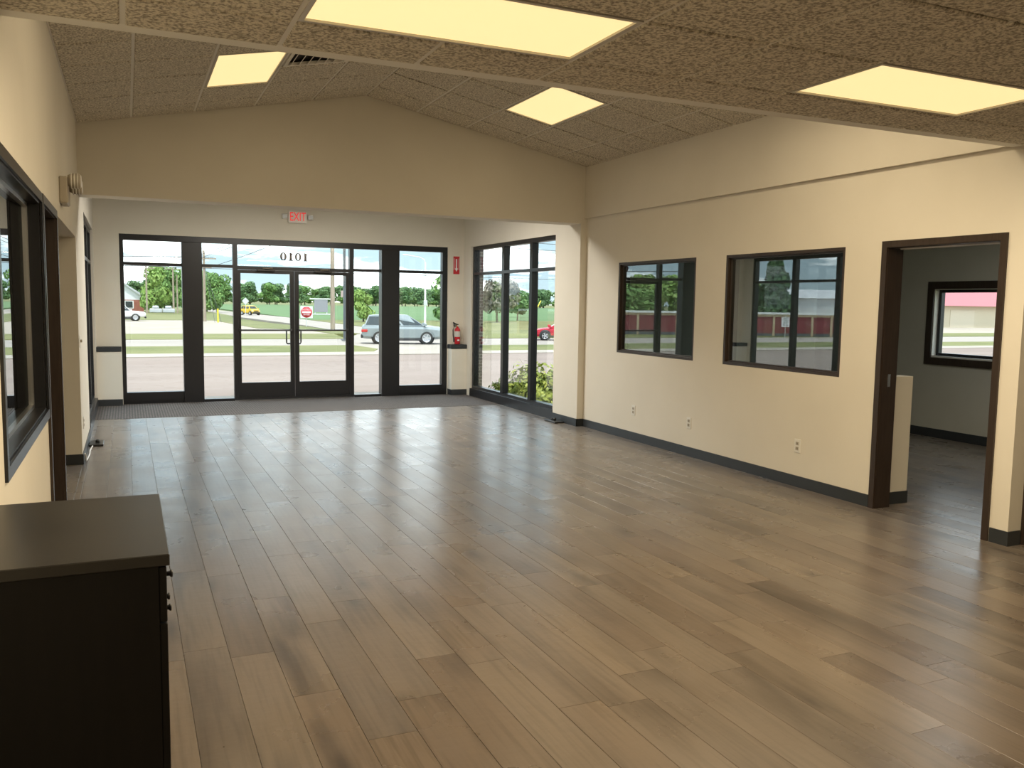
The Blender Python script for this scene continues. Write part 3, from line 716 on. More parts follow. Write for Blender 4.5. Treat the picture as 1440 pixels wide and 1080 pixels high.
# ================================================================== dark cabinet in the near left corner
cab = thing('cabinet', (-.165, 2.79, 0), 'espresso dark cabinet with a thick laminate top against the left wall', 'cabinet')
esp = noisy('espresso_laminate', (.003, .0022, .0018), (.0045, .0034, .0028), 5, .55, spec=.3, stretch=(8, 8, .6))
top_m = noisy('cabinet_top', (.022, .020, .018), (.028, .026, .023), 3, .36, .04, 300)
CX0, CX1, CYa, CYb, CZ = XL+.014, .088, 2.405, 3.178, .92
part('top', MB().bbox(CX0, CX1, CYa, CYb, CZ-.032, CZ, .0025), top_m, cab)
part('body', MB().box(CX0, CX1-.028, CYa+.012, CYb-.012, .09, CZ-.032), esp, cab)
part('plinth', MB().box(CX0, CX1-.08, CYa+.012, CYb-.012, .003, .09), esp, cab)
for y0, y1 in ((CYa+.016, 2.788), (2.794, CYb-.016)):
    d = part('drawer', MB().bbox(CX1-.028, CX1-.008, y0, y1, .73, .882, .002), esp, cab)
    part('knob', MB().lathe([(0, 0), (.007, 0), (.007, .014), (.011, .017), (.011, .022), (0, .023)], (CX1-.008, (y0+y1)/2, .806), 0, 14), bar_m, d)
    d = part('door', MB().bbox(CX1-.028, CX1-.008, y0, y1, .10, .724, .002), esp, cab)
    part('knob', MB().lathe([(0, 0), (.007, 0), (.007, .014), (.011, .017), (.011, .022), (0, .023)], (CX1-.008, y1-.05 if y0 < 2.6 else y0+.05, .66), 0, 14), bar_m, d)

# ================================================================== outdoors
GZ = -1.0
def gz(y): return -.1 if y < 15.5 else (-.1-.9*(y-15.5)/20.5 if y < 36 else GZ)
conc = noisy('concrete_drive', (.225, .166, .137), (.262, .200, .168), .35, .9, stretch=(.25, 1, 1))
conc2 = noisy('concrete_light', (.33, .285, .235), (.37, .32, .27), .5, .9)
roadm = noisy('road_surface', (.30, .26, .225), (.34, .295, .255), .3, .9, stretch=(.2, 1, 1))
gravel = noisy('gravel_lot', (.33, .28, .225), (.38, .325, .265), .4, .95)
grassm = noisy('mown_grass', (.115, .13, .032), (.185, .18, .06), .35, .95, stretch=(.6, 1, 1))
grassfar = noisy('far_grass', (.115, .13, .036), (.18, .175, .06), .12, .95)
fieldm = noisy('bean_field', (.075, .145, .045), (.105, .185, .065), .15, .95, stretch=(.2, 1, 1))
def ground(name, pts, m_, z, label=None, kind='structure', cat=None):
    return solo(name, MB().prism(pts, 2, z-.3, z), m_, label, cat, None, kind, loc=(0, 0, z-.3))
q = MB()
for (a, b) in ((-80, -.62), (-.62, 5.55), (5.55, 160)):
    ya = 9.5 if b < 0 or a > 5 else 14.19
    for (y0, y1) in ((ya, 15.5), (15.5, 36), (36, 40.2)):
        q.add([(a, y0, gz(y0)), (b, y0, gz(y0)), (b, y1, gz(y1)), (a, y1, gz(y1)), (a, y0, gz(y0)-.3), (b, y0, gz(y0)-.3), (b, y1, gz(y1)-.3), (a, y1, gz(y1)-.3)],
              [(0, 1, 2, 3), (7, 6, 5, 4), (0, 4, 5, 1), (1, 5, 6, 2), (2, 6, 7, 3), (3, 7, 4, 0)])
solo('parking_lot', q, conc, 'pale concrete parking apron in front of the building', kind='structure', loc=(0, 15, -1.3))
solo('pavement', MB().box(-.7, 5.6, 14.19, 15.45, -.30, -.075), conc2, 'light concrete walk outside the entrance doors', kind='structure')
ground('kerb', [(-80, 40.2), (160, 40.2), (160, 42.4), (-80, 42.4)], conc2, GZ+.04, 'pale concrete kerb strip')
def grass(name, pts, m_=grassm, z=GZ+.03, label='mown grass verge'):
    return tag(ground(name, pts, m_, z, label, 'stuff'), None, 'grass')
grass('grass_verge', [(-80, 42.4), (11.3, 42.4), (12.3, 45), (11.9, 49), (-80, 49)], label='mown grass strip between the kerb and the near road')
grass('grass_verge', [(17.5, 42.4), (160, 42.4), (160, 48), (17.0, 48)], label='mown grass strip beyond the lot to the right of the driveway')
ground('driveway', [(11.3, 42.4), (17.5, 42.4), (17.0, 49), (11.9, 49), (12.3, 45)], conc2, GZ+.01, 'concrete driveway crossing the grass strip')
ground('road', [(-120, 49), (11.9, 49), (17, 49), (17, 48), (160, 48), (160, 57.8), (13.5, 57.5), (-120, 57.5)], roadm, GZ, 'pale road running along the front')
grass('grass_verge', [(-120, 57.5), (13.5, 57.5), (14.5, 66), (-120, 66)], label='mown grass strip on the far side of the near road')
ground('gravel_lot', [(-120, 66), (14.5, 66), (14.0, 75), (10.5, 79), (9.3, 107), (-120, 107)], gravel, GZ, 'wide pale gravel lot beyond the road')
grass('grass_patch', [(14.5, 66), (14.0, 75), (10.5, 79), (9.3, 107), (12.5, 107), (15.8, 84), (16.6, 66)], grassfar, label='rough grass patch between gravel lot and side road')
ground('side_road', [(13.5, 57.5), (21, 57.8), (21.5, 90), (21.5, 130), (19.5, 170), (18, 240), (14.5, 240), (14.5, 170), (14.8, 127), (16.6, 90), (16.4, 66)], roadm, GZ-.01, 'pale side road leading to the fields')
grass('grass_verge', [(21, 57.8), (160, 57.8), (160, 66), (74, 66), (74, 112), (21.5, 112), (21.5, 90)], label='wide grass area right of the side road')
grass('grass_meadow', [(-120, 107), (12.5, 107), (14.5, 140), (14.3, 240), (-120, 240)], grassfar, label='mown meadow behind the gravel lot')
ground('east_yard', [(74, 66), (160, 66), (160, 112), (74, 112)], gravel, GZ, 'pale gravel yard in front of the tan building')
solo('field', MB().box(21.5, 420, 112, 414, GZ-.3, GZ+.04), fieldm, 'flat green bean field right of the side road', 'field', kind='stuff', loc=(21.5, 112, GZ-.3))
solo('field', MB().box(-220, 21.5, 240, 414, GZ-.3, GZ+.04), fieldm, 'flat green bean field behind the meadow and the brick house', 'field', kind='stuff', loc=(-220, 240, GZ-.3))
solo('ground', MB().box(-900, 900, -500, 1200, GZ-.6, GZ-.25), grassfar, 'flat open land far around', kind='structure', loc=(0, 0, GZ-.6))

# --- trees
bark = noisy('bark', (.10, .08, .06), (.16, .13, .10), 4, .9)
LEAF = [noisy('leaf_mid', (.085, .19, .045), (.20, .34, .09), 1.2, .7), noisy('leaf_dark', (.06, .14, .05), (.15, .26, .09), 1.0, .7),
        noisy('leaf_light', (.15, .27, .05), (.30, .42, .11), 1.4, .7), noisy('leaf_conifer', (.04, .10, .04), (.08, .16, .055), 1.5, .7),
        noisy('leaf_purple', (.19, .17, .14), (.30, .27, .22), 1.5, .7)]
def crown(nleaf, seed, shape='round', ls=.10):
    """unit crown: height 1, radius about .45, leaves as small folded quads on lobes"""
    rnd = random.Random(seed); q = MB(); lobes = []
    if shape == 'cone':
        lobes = [((rnd.uniform(-.05, .05), rnd.uniform(-.05, .05), z), .40*(1-z)+.05, .12) for z in [i/11+.06 for i in range(11)]]
    elif shape == 'low':
        for _ in range(16):
            a = rnd.uniform(0, 2*PI); rr = rnd.uniform(.05, .30); z = rnd.uniform(.13, .80)
            lobes.append(((rr*math.cos(a), rr*math.sin(a), z), rnd.uniform(.15, .22), rnd.uniform(.11, .17)))
    else:
        for _ in range(13):
            a = rnd.uniform(0, 2*PI); rr = rnd.uniform(.05, .27); z = rnd.uniform(.30, .82)
            lobes.append(((rr*math.cos(a)*(1.15-abs(z-.5)), rr*math.sin(a)*(1.15-abs(z-.5)), z), rnd.uniform(.14, .22), rnd.uniform(.12, .18)))
        lobes.append(((0, 0, .55), .30, .32))
    for _ in range(nleaf):
        c, rh, rv = rnd.choice(lobes)
        d = Vector((rnd.gauss(0, 1), rnd.gauss(0, 1), rnd.gauss(0, 1))).normalized()
        k = rnd.uniform(.75, 1.06); p = Vector((c[0]+d.x*rh*k, c[1]+d.y*rh*k, c[2]+d.z*rv*k))
        n = (d + Vector((rnd.uniform(-.7, .7), rnd.uniform(-.7, .7), rnd.uniform(-.4, .9)))).normalized()
        u = n.cross(Vector((rnd.gauss(0, 1), rnd.gauss(0, 1), rnd.gauss(0, 1)))).normalized(); v = n.cross(u)
        s = ls*rnd.uniform(.5, 1.1)
        q.add([p-u*s*.5, p-v*s*.35+n*s*.1, p+u*s*.5, p+v*s*.35+n*s*.1], [(0, 1, 2, 3)])
    return q
CR = [crown(2600, 1).mesh('foliage'), crown(2600, 2).mesh('foliage'), crown(2600, 3).mesh('foliage'), crown(2400, 4, 'cone', .12).mesh('foliage'), crown(2600, 5, 'low').mesh('foliage'), crown(2600, 6, 'low').mesh('foliage')]
TR = MB().tube([(0, 0, 0), (.01, 0, .2), (0, .01, .45), (0, 0, .6)], [.035, .028, .02, .008]).mesh('trunk'); TR.materials.append(bark)
CRM = {}
def crown_mesh(i, m_):
    k = (i, m_.name)
    if k not in CRM:
        me = CR[i].copy(); me.materials.clear(); me.materials.append(m_); CRM[k] = me
    return CRM[k]
def tree(x, y, h, wdt, var, leaf, label, group=None, z=GZ+.045, name='tree', drop=0):
    t = thing(name, (x, y, z), label, 'tree', group); t.rotation_euler.z = random.uniform(0, 6.28)
    c = bpy.data.objects.new('foliage', crown_mesh(var, LEAF[leaf])); link(c, t); c.scale = (wdt, wdt, h); c.location.z = -drop*h
    k = bpy.data.objects.new('trunk', TR); link(k, t); k.scale = (h*.8, h*.8, h)
    return t
G1 = 'trees in the far tree line beyond the field'
rnd = random.Random(21)
for row in range(4):
    for k in range(28):
        tree(-30+(0, 6.6, 3.3, 9.9)[row]+k*13.2+rnd.uniform(-.4, .4), 426+row*14.5+rnd.uniform(-1, 1), rnd.uniform(8.6, 11.2), rnd.uniform(11.8, 12.6), rnd.choice((4, 5)), *((lf, '%s green leafy tree in the far tree line beyond the field' % ('light' if lf == 0 else 'dark'), G1 + (', light green' if lf == 0 else ', dark green')) if (lf := rnd.choice((0, 1, 1))) is not None else ()), z=GZ-.245, drop=-.10)
for x, y, h, wd in ((4.3, 160, 8.8, 6), (7.2, 172, 8.6, 6.5), (10.0, 160.5, 7.6, 5.6), (11.0, 186, 9, 6), (14.2, 177, 8.0, 6), (15.2, 166, 7.4, 5.4)):
    tree(x, y, h, wd, 4+rnd.randrange(2), 2 if x < 5 else 0, 'light green tree standing right against the brick house' if x < 5 else 'mid green tree in the clump beside the brick house', 'trees beside the brick house', drop=-.05)
tree(38.6, 106, 7.0, 5.6, 4, 0, 'tall leafy tree beyond the car, beside the white street lamp', None)
tree(26.3, 103, 4.4, 3.2, 5, 2, 'slim light green young tree in the grass behind the parked car')
for x, y, h, wd, l in ((43.6, 102, 6.0, 5.0, 4), (46.8, 106, 6.2, 5.2, 4), (51.5, 113, 4.6, 5, 1)):
    tree(x, y, h, wd, 0, l, 'brownish sparse tree seen through the right bay window', 'brownish trees beyond the right bay window')
for x, y in ((66, 122), (72, 128), (79, 126), (86, 132), (62, 140), (93, 138)):
    tree(x, y, rnd.uniform(4.0, 5.6), 7.5, rnd.randrange(3), 0, 'low green tree on the horizon beyond the red car', 'green trees beyond the red car')
# trees to the west, seen mirrored in the interior windows
for i in range(15):
    f = i/14
    tree(-16-f*48+rnd.uniform(-1, 1), (88-f*22 if f < .62 else 92)+(i % 2)*8, rnd.uniform(4.8, 6.0) if f < .62 else 7.2, rnd.uniform(6.5, 8), rnd.randrange(3), rnd.choice((0, 2)), 'leafy tree behind the red fence', 'trees behind the red fence')
for x, y in ((-50.5, 70), (-53.0, 74), (-67, 66)):
    tree(x, y, rnd.uniform(6, 7), 5.5, 3, 3, 'dark conifer beside the white shed', 'conifers beside the white shed')

# --- bush by the bay window
bm_ = thing('bush', (6.28, 12.95, -.10), 'yellow-green rounded bush outside the right bay window', 'bush')
bq = MB(); r2 = random.Random(5)
for _ in range(4200):
    d = Vector((r2.gauss(0, 1), r2.gauss(0, 1), abs(r2.gauss(0, .8)))).normalized(); lob = 1+.16*math.sin(5*math.atan2(d.y, d.x)+1)+.10*math.sin(9*d.z+3*d.x)
    p = Vector((d.x*.66, d.y*.80, d.z*.60))*lob*r2.uniform(.62, 1.04)
    n = (d+Vector((r2.gauss(0, .5), r2.gauss(0, .5), r2.gauss(0, .5)))).normalized(); u = n.cross(Vector((r2.gauss(0, 1), r2.gauss(0, 1), r2.gauss(0, 1)))).normalized(); v = n.cross(u); s = r2.uniform(.03, .065)
    bq.add([p-u*s, p-v*s*.5, p+u*s, p+v*s*.5], [(0, 1, 2, 3)])
part('foliage', bq, noisy('bush_leaf', (.15, .22, .03), (.42, .44, .07), 7, .6), bm_, local=True)
sq = MB()
for k in range(9):
    a = k*.7; sq.tube([(0.04*math.cos(a), .04*math.sin(a), -.05), (.2*math.cos(a), .25*math.sin(a), .2), (.42*math.cos(a), .5*math.sin(a), .38)], [.012, .008, .004], 5)
part('stems', sq, bark, bm_, local=True)

# brick pier outside the storefront corner
def brick_mat():
    M = mat('outer_brick', (.1, .08, .07), .85); t = M.node_tree; b = t.nodes['Principled BSDF']
    g = N(t, 'ShaderNodeNewGeometry'); mp = N(t, 'ShaderNodeMapping'); mp.inputs['Rotation'].default_value = (PI/2, 0, 0)
    t.links.new(g.outputs['Position'], mp.inputs[0])
    br = N(t, 'ShaderNodeTexBrick'); br.inputs['Color1'].default_value = (.10, .07, .065, 1); br.inputs['Color2'].default_value = (.05, .045, .05, 1); br.inputs['Mortar'].default_value = (.45, .43, .4, 1)
    br.inputs['Scale'].default_value = 4.6; t.links.new(mp.outputs[0], br.inputs['Vector']); t.links.new(br.outputs[0], b.inputs['Base Color']); return M
solo('brick_pier', MB().box(XA+T+.001, XA+T+.10, 13.70, 14.19, -.12, 3.29), brick_mat(), 'dark brick pier outside the bay window corner', 'pier')

# --- vehicles
rubber = mat('tyre_rubber', (.02, .02, .02), .8); rim_m = mat('alloy_rim', (.62, .62, .64), .3, .6); carglass = mat('car_glass', (.03, .045, .05), .08); trimm = mat('car_trim', (.03, .03, .032), .6)
tail_m = mat('tail_lamp', (.5, .03, .03), .25); head_m = mat('head_lamp', (.7, .7, .7), .15)
def car(name, label, loc, yaw, L, W, st, cab_pts, wb, wr_, paint, belt, cat='car', bed=None):
    """st: stations (x, z_low, z_top, half_width); cab_pts: side view (x,z) of the greenhouse: rear base, rear top, front top, front base"""
    t = thing(name, loc, label, cat, rz=yaw)
    q = MB(); vs = []; n = 10
    for x, zl, zt, hw in st:
        vs += [(x, -hw*.86, zl), (x, -hw, zl+.16), (x, -hw, zt-.20), (x, -hw*.95, zt-.06), (x, -hw*.70, zt), (x, hw*.70, zt), (x, hw*.95, zt-.06), (x, hw, zt-.20), (x, hw, zl+.16), (x, hw*.86, zl)]
    fs = []
    for i in range(len(st)-1):
        for k in range(n): fs.append((i*n+k, i*n+(k+1) % n, (i+1)*n+(k+1) % n, (i+1)*n+k))
    q.add(vs, fs); q.add(vs[:n], [tuple(range(n))]); q.add(vs[-n:], [tuple(range(n))[::-1]])
    part('body', q, paint, t, local=True)
    (xa, za), (xb, zb), (xc, zc), (xd, zd) = cab_pts; hb, ht = W*.46, W*.36
    xm = (xb+xc)/2
    ring = [(xa, hb, za), (xb, ht, zb), (xm, ht*1.02, max(zb, zc)+.05), (xc, ht, zc), (xd, hb, zd)]
    vs = [(x, -y, z) for x, y, z in ring] + [(x, y, z) for x, y, z in ring]; n = 5
    part('cabin', MB().add(vs, [(0, 1, 2, 3, 4), (9, 8, 7, 6, 5), (0, 5, 6, 1), (1, 6, 7, 2), (2, 7, 8, 3), (3, 8, 9, 4), (4, 9, 5, 0)]), paint, t, local=True)
    def side(x, z, s):
        f = (z-za)/(zb-za); return (x, s*((hb+(ht-hb)*f)+.012), z)
    cuts = [(xa, xb, None), ]
    def xr(z): return xa+(xb-xa)*(z-za)/(zb-za)
    def xf(z): return xd+(xc-xd)*(z-zd)/(zc-zd)
    z0, z1 = max(za, zd)+.05, min(zb, zc)-.06
    ln = xf(z0)-xr(z0)
    splits = [0, .30, .34, .62, .66, 1] if bed is None else [0, .48, .54, 1]
    for s in (-1, 1):
        for i in range(0, len(splits), 2):
            def X(f, z): return xr(z)+.07+(xf(z)-.07-xr(z)-.07)*f
            a, b = splits[i], splits[i+1]
            part('side_window', MB().add([side(X(a, z0), z0, s), side(X(b, z0), z0, s), side(X(b, z1), z1, s), side(X(a, z1), z1, s)], [(0, 1, 2, 3)]), carglass, t, local=True)
        part('mirror', MB().bbox(xd-.10, xd+.08, min(s*W*.49, s*W*.57), max(s*W*.49, s*W*.57), zd+.02, zd+.17, .02), paint, t, local=True)
        zt_b, zt_f = st[0][2], st[-1][2]
        part('tail_lamp', MB().bbox(st[0][0]-.02, st[0][0]+.34, min(s*W*.36, s*W*.503), max(s*W*.36, s*W*.503), zt_b-.34, zt_b-.18, .02), tail_m, t, local=True)
        part('head_lamp', MB().bbox(st[-1][0]-.32, st[-1][0]+.015, min(s*W*.28, s*W*.46), max(s*W*.28, s*W*.46), zt_f-.24, zt_f-.11, .02), head_m, t, local=True)
        part('sill', MB().bbox(-wb/2+.3, wb/2-.3, min(s*W*.46, s*W*.508), max(s*W*.46, s*W*.508), .22, .36, .02), trimm, t, local=True)
    def end_glass(x0, za_, x1, zb_, nm, dx):
        part(nm, MB().add([(x0+dx, -hb*.86, za_), (x0+dx, hb*.86, za_), (x1+dx, ht*.88, zb_), (x1+dx, -ht*.88, zb_)], [(0, 1, 2, 3)]), carglass, t, local=True)
    end_glass(xf(z0), z0, xf(z1), z1, 'windscreen', .02); end_glass(xr(z0), z0, xr(z1), z1, 'rear_window', -.02)
    part('bumper', MB().bbox(st[0][0]-.06, st[0][0]+.06, -W*.44, W*.44, .36, .58, .03), trimm, t, local=True)
    part('bumper', MB().bbox(st[-1][0]-.06, st[-1][0]+.06, -W*.40, W*.40, .30, .50, .03), trimm, t, local=True)
    part('grille', MB().bbox(st[-1][0]-.03, st[-1][0]+.02, -W*.25, W*.25, .55, .72, .02), trimm, t, local=True)
    for x in (-wb/2, wb/2):
        for s in (-1, 1):
            y = s*(W/2-.11)
            part('wheel_arch', MB().lathe([(wr_+.08, -.03), (wr_+.08, .03), (0, .03)], (x, s*(W/2-.025), wr_+.02), 1, 24), trimm, t, local=True)
            wq = part('wheel', MB().lathe([(wr_*.62, -.11), (wr_*.92, -.11), (wr_, -.07), (wr_, .07), (wr_*.92, .11), (wr_*.62, .11)], (x, y+s*.025, wr_), 1, 24), rubber, t, local=True)
            rq = MB().lathe([(0, s*.085), (wr_*.14, s*.10), (wr_*.14, s*.07)], (x, y+s*.025, wr_), 1, 16)
            rq.lathe([(wr_*.66, s*.11), (wr_*.60, s*.112), (wr_*.57, s*.06), (0, s*.05)], (x, y+s*.025, wr_), 1, 24)
            for k in range(5):
                a = 2*PI*k/5; ca, sa = math.cos(a), math.sin(a); hw_ = .035
                pts = [(x+ca*r_-sa*o_, y+s*(.025+d_), wr_+sa*r_+ca*o_) for d_ in (.06, .10) for r_, o_ in ((.02, -hw_), (wr_*.6, -hw_), (wr_*.6, hw_), (.02, hw_))]
                rq.add(pts, [(0, 1, 2, 3), (7, 6, 5, 4), (0, 4, 5, 1), (1, 5, 6, 2), (2, 6, 7, 3), (3, 7, 4, 0)])
            part('rim', rq, rim_m, wq, local=True)
    if bed:
        part('bed_rim', MB().box(bed[0], bed[1], -W*.49, -W*.43, bed[2], bed[2]+.06).box(bed[0], bed[1], W*.43, W*.49, bed[2], bed[2]+.06).box(bed[0], bed[0]+.06, -W*.49, W*.49, bed[2], bed[2]+.06), paint, t, local=True)
    return t
suvp = mat('paint_grey', (.30, .34, .35), .30, .4)
car('parked_suv', 'grey five-door suv standing on the road outside the storefront', (15.45, 50.9, GZ), math.radians(-15), 4.75, 1.9,
    [(-2.46, .42, 1.06, .82), (-2.36, .34, 1.15, .90), (-1.4, .27, 1.15, .95), (0, .24, 1.12, .95), (1.0, .25, 1.12, .95), (1.7, .28, 1.11, .93), (2.26, .32, 1.04, .88), (2.46, .38, .90, .78)],
    [(-2.32, 1.10), (-2.05, 1.72), (.30, 1.76), (1.35, 1.10)], 2.84, .39, suvp, 1.05)
car('red_car', 'red sedan passing on the road beyond the right bay window', (28.35, 54.2, GZ), math.radians(155), 4.6, 1.82,
    [(-2.3, .45, .88, .76), (-2.1, .33, .98, .86), (-1.3, .22, .98, .91), (0, .2, .94, .91), (.8, .21, .92, .91), (1.6, .24, .84, .89), (2.1, .28, .74, .82), (2.3, .34, .64, .66)],
    [(-1.75, .95), (-.9, 1.42), (.05, 1.43), (1.05, .9)], 2.7, .33, mat('paint_red', (.55, .025, .045), .25, .2), .95)
car('white_pickup', 'white pickup truck on the gravel lot in front of the brick house', (-.95, 103.5, GZ), math.radians(3), 5.7, 1.95,
    [(-2.85, .55, 1.08, .88), (-2.7, .5, 1.10, .94), (-1.0, .42, 1.10, .97), (1.0, .4, 1.10, .97), (1.9, .4, 1.08, .95), (2.6, .45, 1.0, .90), (2.82, .5, .88, .80)],
    [(-.75, 1.08), (-.55, 1.75), (.65, 1.76), (1.35, 1.08)], 3.5, .40, mat('paint_white', (.82, .82, .82), .3), 1.1, 'truck', bed=(-2.8, -.8, 1.09))
car('yellow_van', 'small yellow vehicle far off on the side road', (18.2, 144, GZ), math.radians(-60), 3.2, 1.7,
    [(-1.6, .3, .95, .74), (-1.5, .28, 1.0, .82), (0, .25, 1.0, .85), (1.0, .26, .98, .83), (1.5, .3, .85, .74)],
    [(-1.5, .98), (-1.3, 1.5), (.4, 1.5), (.95, .96)], 2.0, .32, mat('paint_yellow', (.78, .50, .03), .35), 1.0, 'van')

# --- poles, lamp, signs
wood_m = noisy('pole_wood', (.30, .24, .18), (.40, .33, .26), 2, .9, stretch=(4, 4, .3)); galv = mat('galvanised', (.62, .64, .64), .4, .3); darkpole = mat('dark_pole', (.10, .11, .12), .5)
def util_pole(x, y, h, r, label, arms=((.3,),), grp=None):
    t = thing('utility_pole', (x, y, GZ), label, 'utility pole', grp)
    part('pole', MB().tube([(0, 0, -.1), (0, 0, h)], [r, r*.72], 10), wood_m, t, local=True)
    for dz, ln in arms:
        a = part('crossarm', MB().box(-ln, ln, -.16, -.05, h-dz-.06, h-dz+.06), wood_m, t, local=True)
        for k in (-.9, -.45, .45, .9): part('insulator', MB().lathe([(0, h-dz+.06), (.05, h-dz+.06), (.04, h-dz+.2), (0, h-dz+.22)], (k*ln, -.1, 0), 2, 8), galv, a, local=True)
util_pole(3.0, 152, 7.6, .17, 'wooden utility pole standing right beside the brick house', ((.3, 1.3),))
util_pole(7.1, 153, 7.6, .17, 'wooden utility pole in front of the middle of the tree clump', ((.3, 1.3),))
util_pole(7.75, 154, 6.4, .13, 'thin wooden pole close beside the pole in the tree clump', ())
util_pole(7.97, 102, 7.9, .17, 'tall double-arm utility pole with yellow-guarded guy wires', ((.9, 1.3), (1.9, .8)))
util_pole(16.03, 73.2, 11.5, .20, 'tall wooden utility pole behind the grey signboard', ((.4, 1.2),))
lp = thing('lot_light_pole', (12.6, 54.1, GZ), 'dark square light pole on a concrete footing by the driveway', 'light pole')
part('pole', MB().box(-.07, .07, -.07, .07, .1, 9), darkpole, lp, local=True)
part('base_plate', MB().bbox(-.2, .2, -.2, .2, .06, .14, .02), darkpole, lp, local=True)
part('luminaire', MB().bbox(-.25, .25, -.5, .1, 9, 9.15, .03), darkpole, lp, local=True)
sl = thing('street_lamp', (32.2, 97, GZ), 'white street lamp with a long curved arm behind the grey car', 'street lamp')
part('pole', MB().tube([(0, 0, 0), (0, 0, 7.2)], [.13, .09], 10), white_m, sl, local=True)
part('arm', MB().tube([(0, 0, 7.1), (-.15, 0, 7.5), (-.7, 0, 7.75), (-2.2, 0, 7.95)], .05, 8), white_m, sl, local=True)
part('lamp_head', MB().bbox(-2.75, -2.1, -.12, .12, 7.9, 8.02, .03), white_m, sl, local=True)
part('junction_box', MB().bbox(-.22, .22, -.2, -.08, 2.1, 2.75, .02), galv, sl, local=True)

dn = thing('road_sign', (15.6, 82.6, GZ), 'red and white do not enter sign on a thin post', 'road sign')
part('post', MB().tube([(0, .05, 0), (0, .05, 1.9)], .035, 6), galv, dn, local=True)
pl = part('plate', MB().bbox(-.56, .56, -.01, .02, .86, 1.98, .008), white_m, dn, local=True)
part('disc', MB().lathe([(0, -.018), (.52, -.018), (.52, -.010), (0, -.010)], (0, 0, 1.42), 1, 32), mat('road_red', (.62, .03, .05), .5), pl, local=True)
part('bar', MB().box(-.40, .40, -.022, -.018, 1.34, 1.50), white_m, pl, local=True)
text_part('lettering', 'DO NOT', .20, white_m, pl, (0, -.022, 1.65)); text_part('lettering', 'ENTER', .20, white_m, pl, (0, -.022, 1.19))
dn.rotation_euler.z = -.18
yw = thing('warning_sign', (17.0, 140, GZ), 'small pale diamond road sign beside the yellow vehicle', 'road sign')
part('post', MB().tube([(0, .05, 0), (0, .05, 2.3)], .05, 6), galv, yw, local=True)
part('plate', MB().prism([(0, 1.7), (.55, 2.25), (0, 2.8), (-.55, 2.25)], 1, -.01, .02), galv, yw, local=True)
bb = thing('signboard', (30.6, 149, GZ+.041), 'grey two-post signboard with a white top bar by the field', 'signboard')
part('panel', MB().bbox(-1.15, 1.15, -.1, .1, .45, 2.6, .02), mat('board_grey', (.32, .30, .34), .6), bb, local=True)
part('top_bar', MB().bbox(-1.9, 2.0, -.14, .14, 2.62, 2.82, .02), white_m, bb, local=True)
part('base_bar', MB().bbox(-1.5, 1.6, -.14, .14, .02, .16, .02), white_m, bb, local=True)
for x in (-1.0, 1.0): part('post', MB().box(x-.08, x+.08, -.06, .06, 0, 2.62), galv, bb, local=True)
fs_ = thing('far_sign', (30.2, 130, GZ+.041), 'small pink-grey sign box high on a pole near the light pole', 'sign')
part('post', MB().tube([(0, 0, 0), (0, 0, 3.0)], .05, 8), galv, fs_, local=True)
part('box', MB().bbox(-.45, .45, -.15, .15, 3.0, 4.0, .03), mat('faded_pink', (.50, .36, .34), .6), fs_, local=True)
yl = mat('guard_yellow', (.75, .62, .05), .5)
solo('guy_guard', MB().tube([(9.0, 98, GZ), (9.0, 98, GZ+1.5)], .09, 8), yl, 'yellow guard tube at the foot of the guy wires in the grass', 'guy guard')
solo('guy_guard', MB().tube([(47.2, 100, GZ+.05), (49.6, 101.5, GZ+2.9)], .07, 8), yl, 'slanting yellow guy wire guard beyond the red car', 'guy guard')
wire_m = mat('wire', (.06, .06, .065), .6)
def wire(a, b, sag, r, label):
    a, b = Vector(a), Vector(b)
    solo('power_wire', MB().tube([a.lerp(b, i/14)-Vector((0, 0, sag*4*(i/14)*(1-i/14))) for i in range(15)], r, 5), wire_m, label, 'wire', 'overhead power wires')
for dz in (0, -1.0):
    for dx in (-1, 1): wire((-60+dx, 100, 6.3+dz), (8+dx, 101.9, 6.15+dz), .5, .028, 'dark power wire running past the brick house to the double-arm pole')
for a, b, sg in (((8, 101.9, 6.2), (16, 73, 9.9), .3), ((9, 101.9, 5.2), (17, 73, 9.0), .3), ((7, 101.9, 6.2), (15, 73, 9.9), .4)):
    wire(a, b, sg, .028, 'dark power wire between the double-arm pole and the tall wooden pole')
for dz, dx in ((0, 0), (-.9, 0), (-2.0, 0), (-2.6, 1)): wire((16+dx, 73, 9.9+dz), (70+dx, 66, 9.6+dz), .9, .025, 'dark power wire from the tall wooden pole past the right bay window')
wire((-60, 70, 4.5), (120, 84, 4.3), .4, .022, 'single low wire crossing in front of all the poles')
for a in ((8.6, 97), (9.4, 98.5)): wire((7.97, 102, 5.4), (a[0], a[1], GZ), 0, .02, 'guy wire bracing the double-arm utility pole')

# --- brick house
brickw = noisy('house_brick', (.30, .10, .07), (.38, .14, .10), 3, .9); siding = mat('white_siding', (.75, .76, .78), .6); shingle = mat('grey_shingle', (.55, .56, .58), .8)
hs = thing('brick_house', (-5, 171, GZ+.031), 'white-sided house with a low red brick front beside the trees', 'house')
part('brick_wall', MB().box(-9, 7.8, -4, 4, 0, 2.1), brickw, hs, local=True)
part('siding', MB().prism([(-9, 2.1), (7.8, 2.1), (7.8, 2.9), (4.5, 4.9), (-9, 4.9)], 1, -3.9, 3.9), siding, hs, local=True)
part('roof', MB().prism([(7.3, 2.9), (8.2, 2.7), (4.6, 5.1), (-9.3, 5.1), (-9.3, 4.9), (4.5, 4.9)], 1, -4.3, 4.3), shingle, hs, local=True)
for x in (-5, 1.0, 5.4):
    f = part('window', MB().box(x-.75, x+.75, -4.06, -3.98, .55, 1.95), white_m, hs, local=True)
    part('window_pane', MB().box(x-.58, x+.58, -4.08, -4.06, .7, 1.8), carglass, f, local=True)
